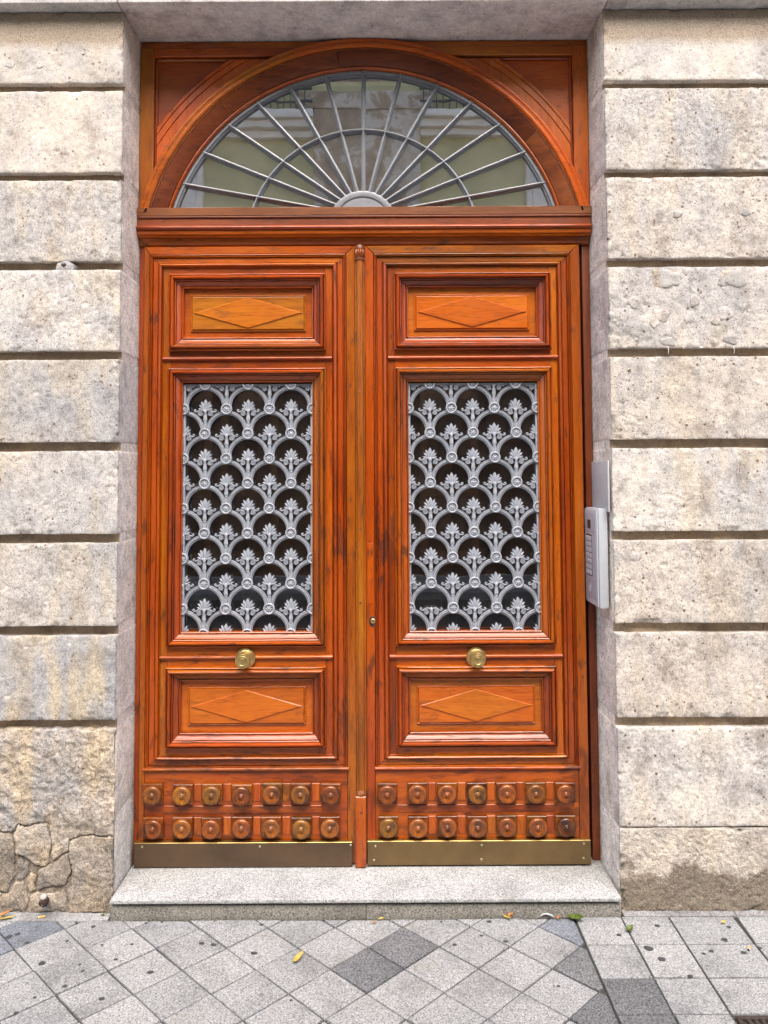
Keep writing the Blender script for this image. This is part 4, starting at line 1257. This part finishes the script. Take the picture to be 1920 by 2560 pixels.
# lock
lockp = part('lock_escutcheon', lathe([(0.0150, -0.002), (0.0150, 0.0010), (0.0132, 0.0016), (0.0125, 0.0008), (0.0004, 0.0008)], M_DRAIN, 28), right, (-0.050, 0.2115, 1.041))
lockp.scale = (0.95, 1, 1.4)
part('lock_cylinder', lathe([(0.0098, 0.0), (0.0098, 0.0045), (0.0084, 0.0055), (0.0068, 0.0050), (0.0056, 0.0056), (0.0003, 0.0056)], M_BRASS, 24), right, (-0.049, 0.2115, 1.043))
part('keyhole', box(-0.0500, -0.0480, 0.2054, 0.207, 1.0375, 1.0435, M_BLACK, 0), right)
part('repair_strip', slab(rect(-0.0715, -0.0475, 1.112, 1.36), 0.2102, 0.214, 0.0008, W['red', 'z']), right)

# kick plates
def kick(leaf, x0, x1, z0, z1, screws, mat):
    kp = part('kick_plate', slab(rect(x0, x1, z0, z1 - 0.003), 0.1900, 0.2115, 0.0010, mat), leaf)
    part('plate_edge', slab(rect(x0 + 0.0003, x1 - 0.0003, z1 - 0.0026, z1), 0.1893, 0.2115, 0.0008, M_KICKEDGE), kp)
    for x, z in screws:
        part('screw', lathe([(0.0046, 0.0), (0.0046, 0.0008), (0.0036, 0.0018), (0.0012, 0.0010), (0.0003, 0.0010)], M_SCREW, 14), kp, (x, 0.1903, z))
kick(left, -1.0105, -0.136, 0.0745, 0.171, [(-0.978, 0.156), (-0.506, 0.155), (-0.142, 0.158)], M_KICK_L)
kick(right, -0.0745, 0.820, 0.079, 0.174, [(-0.043, 0.153), (0.383, 0.155), (0.792, 0.160), (-0.049, 0.099), (0.381, 0.100), (0.790, 0.103)], M_KICK)

# ================================================================== INTERCOM AND WALL FITTINGS
ic = thing('intercom', 'silver entry phone panel with call buttons fixed on the stone reveal', 'intercom', (0.85, 0.13, 1.11))
part('housing', box(0.834, XR - 0.002, 0.040, 0.236, 1.116, 1.502, M_ALU, 0.006), ic)
part('face_panel', box(0.8275, 0.8335, 0.046, 0.230, 1.122, 1.497, M_ALU, 0.003), ic)
part('face_insert', box(0.8262, 0.8274, 0.064, 0.222, 1.142, 1.482, M_ALU_D, 0.0008), ic)
part('speaker_grille', box(0.8252, 0.8261, 0.128, 0.172, 1.420, 1.455, M_BLACK, 0.0), ic)
for k in range(7):
    for c in range(2):
        y = 0.118 + 0.042 * c
        part('call_button', box(0.8235, 0.8261, y, y + 0.036, 1.236 + 0.0225 * k, 1.2555 + 0.0225 * k, M_ALU, 0.0012), ic)
part('button_frame', box(0.8256, 0.8262, 0.113, 0.2005, 1.231, 1.397, M_BLACK, 0), ic)
part('tag_reader', lathe([(0.018, 0), (0.018, 0.0008), (0.015, 0.0008), (0.0145, 0.0003), (0.0005, 0.0003)], M_ALU, 24), ic, (0.8260, 0.145, 1.185), Euler((0, 0, R(-90))))
part('panel_seam', box(0.8259, 0.8263, 0.064, 0.222, 1.4075, 1.4088, M_BLACK, 0), ic)
tag(part('cover_plate', box(0.8635, XR - 0.0015, 0.006, 0.255, 1.492, 1.690, M_PLATE, 0.002), None), 'blank light grey cover plate on the stone reveal above the intercom', 'cover plate')
for x, z, lb in ((0.954, 2.041, 'small dark bolt head near the corner of a stone block on the right pier'),):
    tag(part('wall_bolt', lathe([(0.0062, -0.01), (0.0062, 0.003), (0.0045, 0.0045), (0.0003, 0.0045)], M_SCREW, 14), None, (x, 0.0, z)), lb, 'bolt')
# peeling pipe stub at the foot of the left pier
stub = thing('pipe_stub', 'rusty pipe stub with peeling white paint poking from the rubble', 'pipe', (-1.276, 0.0, 0.06))
part('pipe', tube([(-1.282, 0.03, 0.046), (-1.279, -0.015, 0.050), (-1.275, -0.035, 0.062), (-1.270, -0.040, 0.085)], [0.014, 0.014, 0.0135, 0.010], M_RUST, 14, 180), stub)
part('cap', lathe([(0.0105, 0.0), (0.0112, 0.004), (0.0085, 0.010), (0.002, 0.012)], M_FLAKE, 14, 'z'), stub, (-1.270, -0.040, 0.081))

# ================================================================== LITTER
def leaf_mesh(L_, Wd, curl, mat, fold=0.25, n=9):
    vs = []
    for i in range(n + 1):
        t = i / n
        w = Wd * (math.sin(math.pi * min(1, t * 0.97 + 0.03)) ** 0.8) * (1 - 0.25 * t)
        for q in (-1, -0.5, 0, 0.5, 1):
            z = 0.003 + curl * (t - 0.4) ** 2 * L_ * 0.9 + fold * abs(q) * w + 0.0016 * math.sin(9 * t + 3 * q)
            vs.append((L_ * (t - 0.5), q * w * 0.5, z))
    return mesh('leaf', vs, grid_faces(n + 1, 5), mat, 180)

def litter(name, label, cat, me, x, y, rot, z=0.001, tilt=0.0, group=None):
    return tag(part(name, me, None, (x, y, z), Euler((tilt, 0, R(rot)))), label, cat, group)

litter('fallen_leaf', 'large green leaf lying at the end of the doorstep', 'leaf', leaf_mesh(0.062, 0.045, 0.9, M_LEAFG, 0.22), 0.697, -0.056, -28, group='leaves on the pavement')
litter('fallen_leaf', 'smaller green leaf on the straight paving below the intercom pier', 'leaf', leaf_mesh(0.036, 0.028, 1.2, M_LEAFG, 0.3), 0.872, -0.124, 40, group='leaves on the pavement')
litter('fallen_leaf', 'curled yellow green leaf alone in the middle of the paving', 'leaf', leaf_mesh(0.060, 0.022, 0.8, M_LEAFY, 0.35), -0.300, -0.280, 62, group='leaves on the pavement')
litter('fallen_leaf', 'thin orange curled leaf in front of the doorstep', 'leaf', leaf_mesh(0.045, 0.012, 1.2, M_LEAFY, 0.5), 0.446, -0.050, -48, group='leaves on the pavement')
litter('fallen_leaf', 'small yellow leaf near the right edge of the paving', 'leaf', leaf_mesh(0.020, 0.014, 1.0, M_LEAFY, 0.3), 1.228, -0.082, 20, group='leaves on the pavement')
litter('fallen_leaf', 'brown dry leaf leaning against the rubble at the left edge', 'leaf', leaf_mesh(0.062, 0.022, 0.9, M_LEAFB, 0.3), -1.424, -0.024, 35, 0.008, group='leaves on the pavement')
litter('fallen_leaf', 'tan dry leaf strip under the brown leaf at the left edge', 'leaf', leaf_mesh(0.060, 0.014, 0.6, M_LEAFY, 0.3), -1.405, -0.034, 12, 0.002, group='leaves on the pavement')
litter('fallen_leaf', 'small orange leaf bit beside the large green leaf', 'leaf', leaf_mesh(0.022, 0.012, 1.0, M_LEAFB, 0.3), 0.632, -0.048, 70, group='leaves on the pavement')
litter('fallen_leaf', 'crumpled brown leaf against the riser right of the middle', 'leaf', leaf_mesh(0.026, 0.018, 2.0, M_LEAFB, 0.4), 0.458, -0.036, 10, 0.002, group='leaves on the pavement')
litter('fallen_leaf', 'tiny yellow leaf in front of the doorstep below the central post', 'leaf', leaf_mesh(0.024, 0.012, 0.8, M_LEAFY, 0.3), -0.020, -0.048, 15, group='leaves on the pavement')
litter('fallen_leaf', 'tan leaf shred below the tiny yellow leaf', 'leaf', leaf_mesh(0.024, 0.007, 0.6, M_LEAFB, 0.3), -0.046, -0.072, 20, group='leaves on the pavement')
litter('fallen_leaf', 'tiny fresh green leaf at the left end of the doorstep', 'leaf', leaf_mesh(0.018, 0.012, 1.0, M_LEAFG, 0.3), -1.058, -0.014, 20, 0.002, group='leaves on the pavement')
litter('plastic_strip', 'bent grey plastic strip lying along the riser', 'strip', tube([(-0.026, 0, 0.002), (-0.014, 0.002, 0.009), (0.0, 0.0, 0.012), (0.014, -0.003, 0.009), (0.026, -0.006, 0.003)], [0.002, 0.0032, 0.0034, 0.003, 0.002], M_TAPE, 6), 0.594, -0.036, 0)
def butt(label, x, y, rot, L_=0.024):
    t = thing('cigarette_butt', label, 'cigarette butt', (x, y, 0.0), 'cigarette butts on the pavement')
    c, s = math.cos(R(rot)), math.sin(R(rot))
    def seg(a, b, m, rad=0.0041):
        return tube([(c * a, s * a, 0), (c * b, s * b, 0)], rad, m, 12, 40)
    part('filter', seg(-L_ * 0.3, L_ * 0.5, M_FILTER), t, (x, y, 0.0045))
    part('paper', seg(-L_ * 0.48, -L_ * 0.302, M_PAPER), t, (x, y, 0.0045))
    part('ash_tip', seg(-L_ * 0.54, -L_ * 0.482, M_ASH, 0.0036), t, (x, y, 0.0045))
butt('orange cigarette butt lying below the pipe stub', -1.283, -0.024, 18)
butt('short cigarette butt near the right edge of the paving', 1.248, -0.235, 55, 0.020)
# loose grit swept against the foot of the wall and the riser
gv, gf = [], []
for k in range(520):
    x = random.uniform(-1.6, 1.6)
    y = (-0.040 if -1.03 < x < 0.88 else -0.006) - abs(random.gauss(0, 0.014))
    r_ = random.uniform(0.0008, 0.0026)
    o_ = len(gv)
    for dx, dy, dz in ((1, 0, 0.2), (-0.5, 0.8, 0.1), (-0.6, -0.7, 0.1), (0.1, 0.1, 1.0)):
        gv.append((x + dx * r_ * random.uniform(0.6, 1.3), y + dy * r_ * random.uniform(0.6, 1.3), dz * r_))
    gf += [(o_, o_ + 1, o_ + 3), (o_ + 1, o_ + 2, o_ + 3), (o_ + 2, o_, o_ + 3)]
tag(part('grit', mesh('grit', gv, gf, simple('grit', (0.13, 0.115, 0.095), 0.9, 0.0, 0.5, 300, 0.1), 0), None, (0, 0, 0.0005), kind='stuff'), 'loose dark grit swept along the foot of the wall and doorstep', 'grit')
# drain cover
dr = thing('drain_cover', 'rusty brown slotted drain cover at the bottom right corner', 'drain cover', (1.165, -0.72, 0))
part('rim', join([box(1.052, 1.066, -0.885, -0.560, -0.02, 0.0, M_DRAIN, 0.002), box(1.264, 1.278, -0.885, -0.560, -0.02, 0.0, M_DRAIN, 0.002), box(1.066, 1.264, -0.572, -0.560, -0.02, -0.0004, M_DRAIN, 0.002), box(1.066, 1.264, -0.885, -0.873, -0.02, -0.0004, M_DRAIN, 0.002)]), dr)
for k in range(9):
    part('bar', box(1.080 + 0.0205 * k, 1.0925 + 0.0205 * k, -0.872, -0.573, -0.018, -0.001, M_DRAIN, 0.002), dr)

# ================================================================== VESTIBULE (behind the glass)
structure('vestibule_walls', join([box(-1.75, -1.65, 0.35, 4.2, -0.1, 3.86, M_INT, 0), box(1.55, 1.65, 0.35, 4.2, -0.1, 3.86, M_INT, 0), box(-1.75, 1.65, 4.2, 4.3, -0.1, 3.86, M_INT, 0)]))
structure('vestibule_floor', box(-1.65, 1.55, 0.345, 4.2, -0.1, 0.06, M_RISER, 0))
structure('vestibule_ceiling', box(-1.65, 1.55, 0.605, 4.2, 3.80, 3.86, M_INT, 0))
inn = thing('inner_door', 'brown wooden inner door glimpsed through the grille', 'door', (-0.3, 2.2, 0.06))
part('frame', join([box(-1.6, -0.95, 2.2, 2.26, 0.06, 3.0, M_OWOOD, 0.004), box(0.45, 1.5, 2.2, 2.26, 0.06, 3.0, M_OWOOD, 0.004), box(-0.95, 0.45, 2.2, 2.26, 2.35, 3.0, M_OWOOD, 0.004)]), inn)
part('leaf', box(-0.945, -0.255, 2.215, 2.255, 0.07, 2.345, M_INTW, 0.003), inn)
part('leaf', box(-0.245, 0.445, 2.215, 2.255, 0.07, 2.345, M_INTW, 0.003), inn)
for x0 in (-0.86, -0.16):
    for z0, z1 in ((0.25, 0.95), (1.1, 2.2)):
        part('panel', slab(rect(x0, x0 + 0.52, z0, z1), 2.195, 2.216, 0.012, M_OWOOD2), inn)

# ================================================================== OPPOSITE SIDE OF THE STREET (seen mirrored in the panes)
ob = thing('opposite_building', 'olive and cream house across the street mirrored in the panes', 'building', (0, -9.5, 0))
YO = -9.2
part('wall', box(-14, 14, YO - 0.5, YO, 3.9, 9.4, M_OLIVE, 0), ob)
part('ground_floor_wall', box(-14, 14, YO - 0.5, YO - 0.06, 0.0, 3.9, M_OWOOD, 0), ob)
for k in range(16):
    x = -8.2 + 1.1 * k
    sp = part('shop_shutter', box(x, x + 0.95, YO - 0.08, YO - 0.03, 0.15, 3.1, M_OWOOD2 if k % 3 else M_OWOOD, 0.01), ob)
    part('shutter_panel', box(x + 0.12, x + 0.83, YO - 0.04, YO - 0.005, 0.4, 1.3, M_OWOOD, 0.02), sp)
    part('shutter_panel', box(x + 0.12, x + 0.83, YO - 0.04, YO - 0.005, 1.5, 2.9, M_OWOOD, 0.02), sp)
part('string_course', box(-14, 14, YO - 0.3, YO + 0.12, 3.75, 4.0, M_OCREAM, 0.02), ob)
for x0, x1 in ((-1.15, 0.62), (-7.6, -6.0), (6.2, 7.9)):
    part('pier', box(x0, x1, YO - 0.3, YO + 0.14, 4.0, 7.75, M_OSTONE, 0.02), ob)
    part('pier_cap', box(x0 - 0.3, x1 + 0.25, YO - 0.3, YO + 0.16, 7.75, 8.05, M_OSTONE, 0.03), ob)
for x0, x1 in ((-3.0, -1.15), (0.62, 2.4), (-6.0, -4.6), (4.8, 6.2)):
    part('cornice', join([box(x0, x1, YO - 0.2, YO + 0.30, 7.55, 7.68, M_OCREAM, 0.02), box(x0, x1, YO - 0.2, YO + 0.22, 7.42, 7.55, M_OCREAM, 0.03), box(x0, x1, YO - 0.2, YO + 0.12, 7.30, 7.42, M_OCREAM, 0.03)]), ob)
    bal = part('balcony_railing', join([box(x0, x1, YO + 0.26, YO + 0.29, 7.80, 7.83, M_ORAIL, 0), box(x0, x1, YO + 0.26, YO + 0.29, 8.02, 8.05, M_ORAIL, 0), box(x0, x1, YO + 0.26, YO + 0.29, 8.72, 8.76, M_ORAIL, 0)]), ob)
    for k in range(int((x1 - x0) / 0.11)):
        xx = x0 + 0.05 + 0.11 * k
        part('baluster', box(xx, xx + 0.016, YO + 0.265, YO + 0.285, 7.68, 8.72, M_ORAIL, 0), bal)
for x0, x1 in ((-3.55, -3.0), (2.4, 3.0)):
    part('window_surround', join([box(x0, x1, YO - 0.1, YO + 0.10, 4.0, 7.2, M_OCREAM, 0.02), box(x0 + 0.1, x1 - 0.1, YO - 0.1, YO + 0.14, 4.4, 6.7, M_OCREAM, 0.03), box(x0 - 0.1, x1 + 0.1, YO - 0.1, YO + 0.2, 7.0, 7.15, M_OCREAM, 0.02)]), ob)
for x0 in (-4.4, 3.1):
    wf = part('window', box(x0, x0 + 0.9, YO - 0.02, YO + 0.06, 4.4, 6.8, M_OCREAM, 0.01), ob)
    part('window_pane', box(x0 + 0.08, x0 + 0.82, YO + 0.05, YO + 0.065, 4.5, 6.7, M_BLACK, 0), wf)
part('roof_cornice', box(-14, 14, YO - 0.5, YO + 0.35, 9.4, 9.6, M_OCREAM, 0.02), ob)
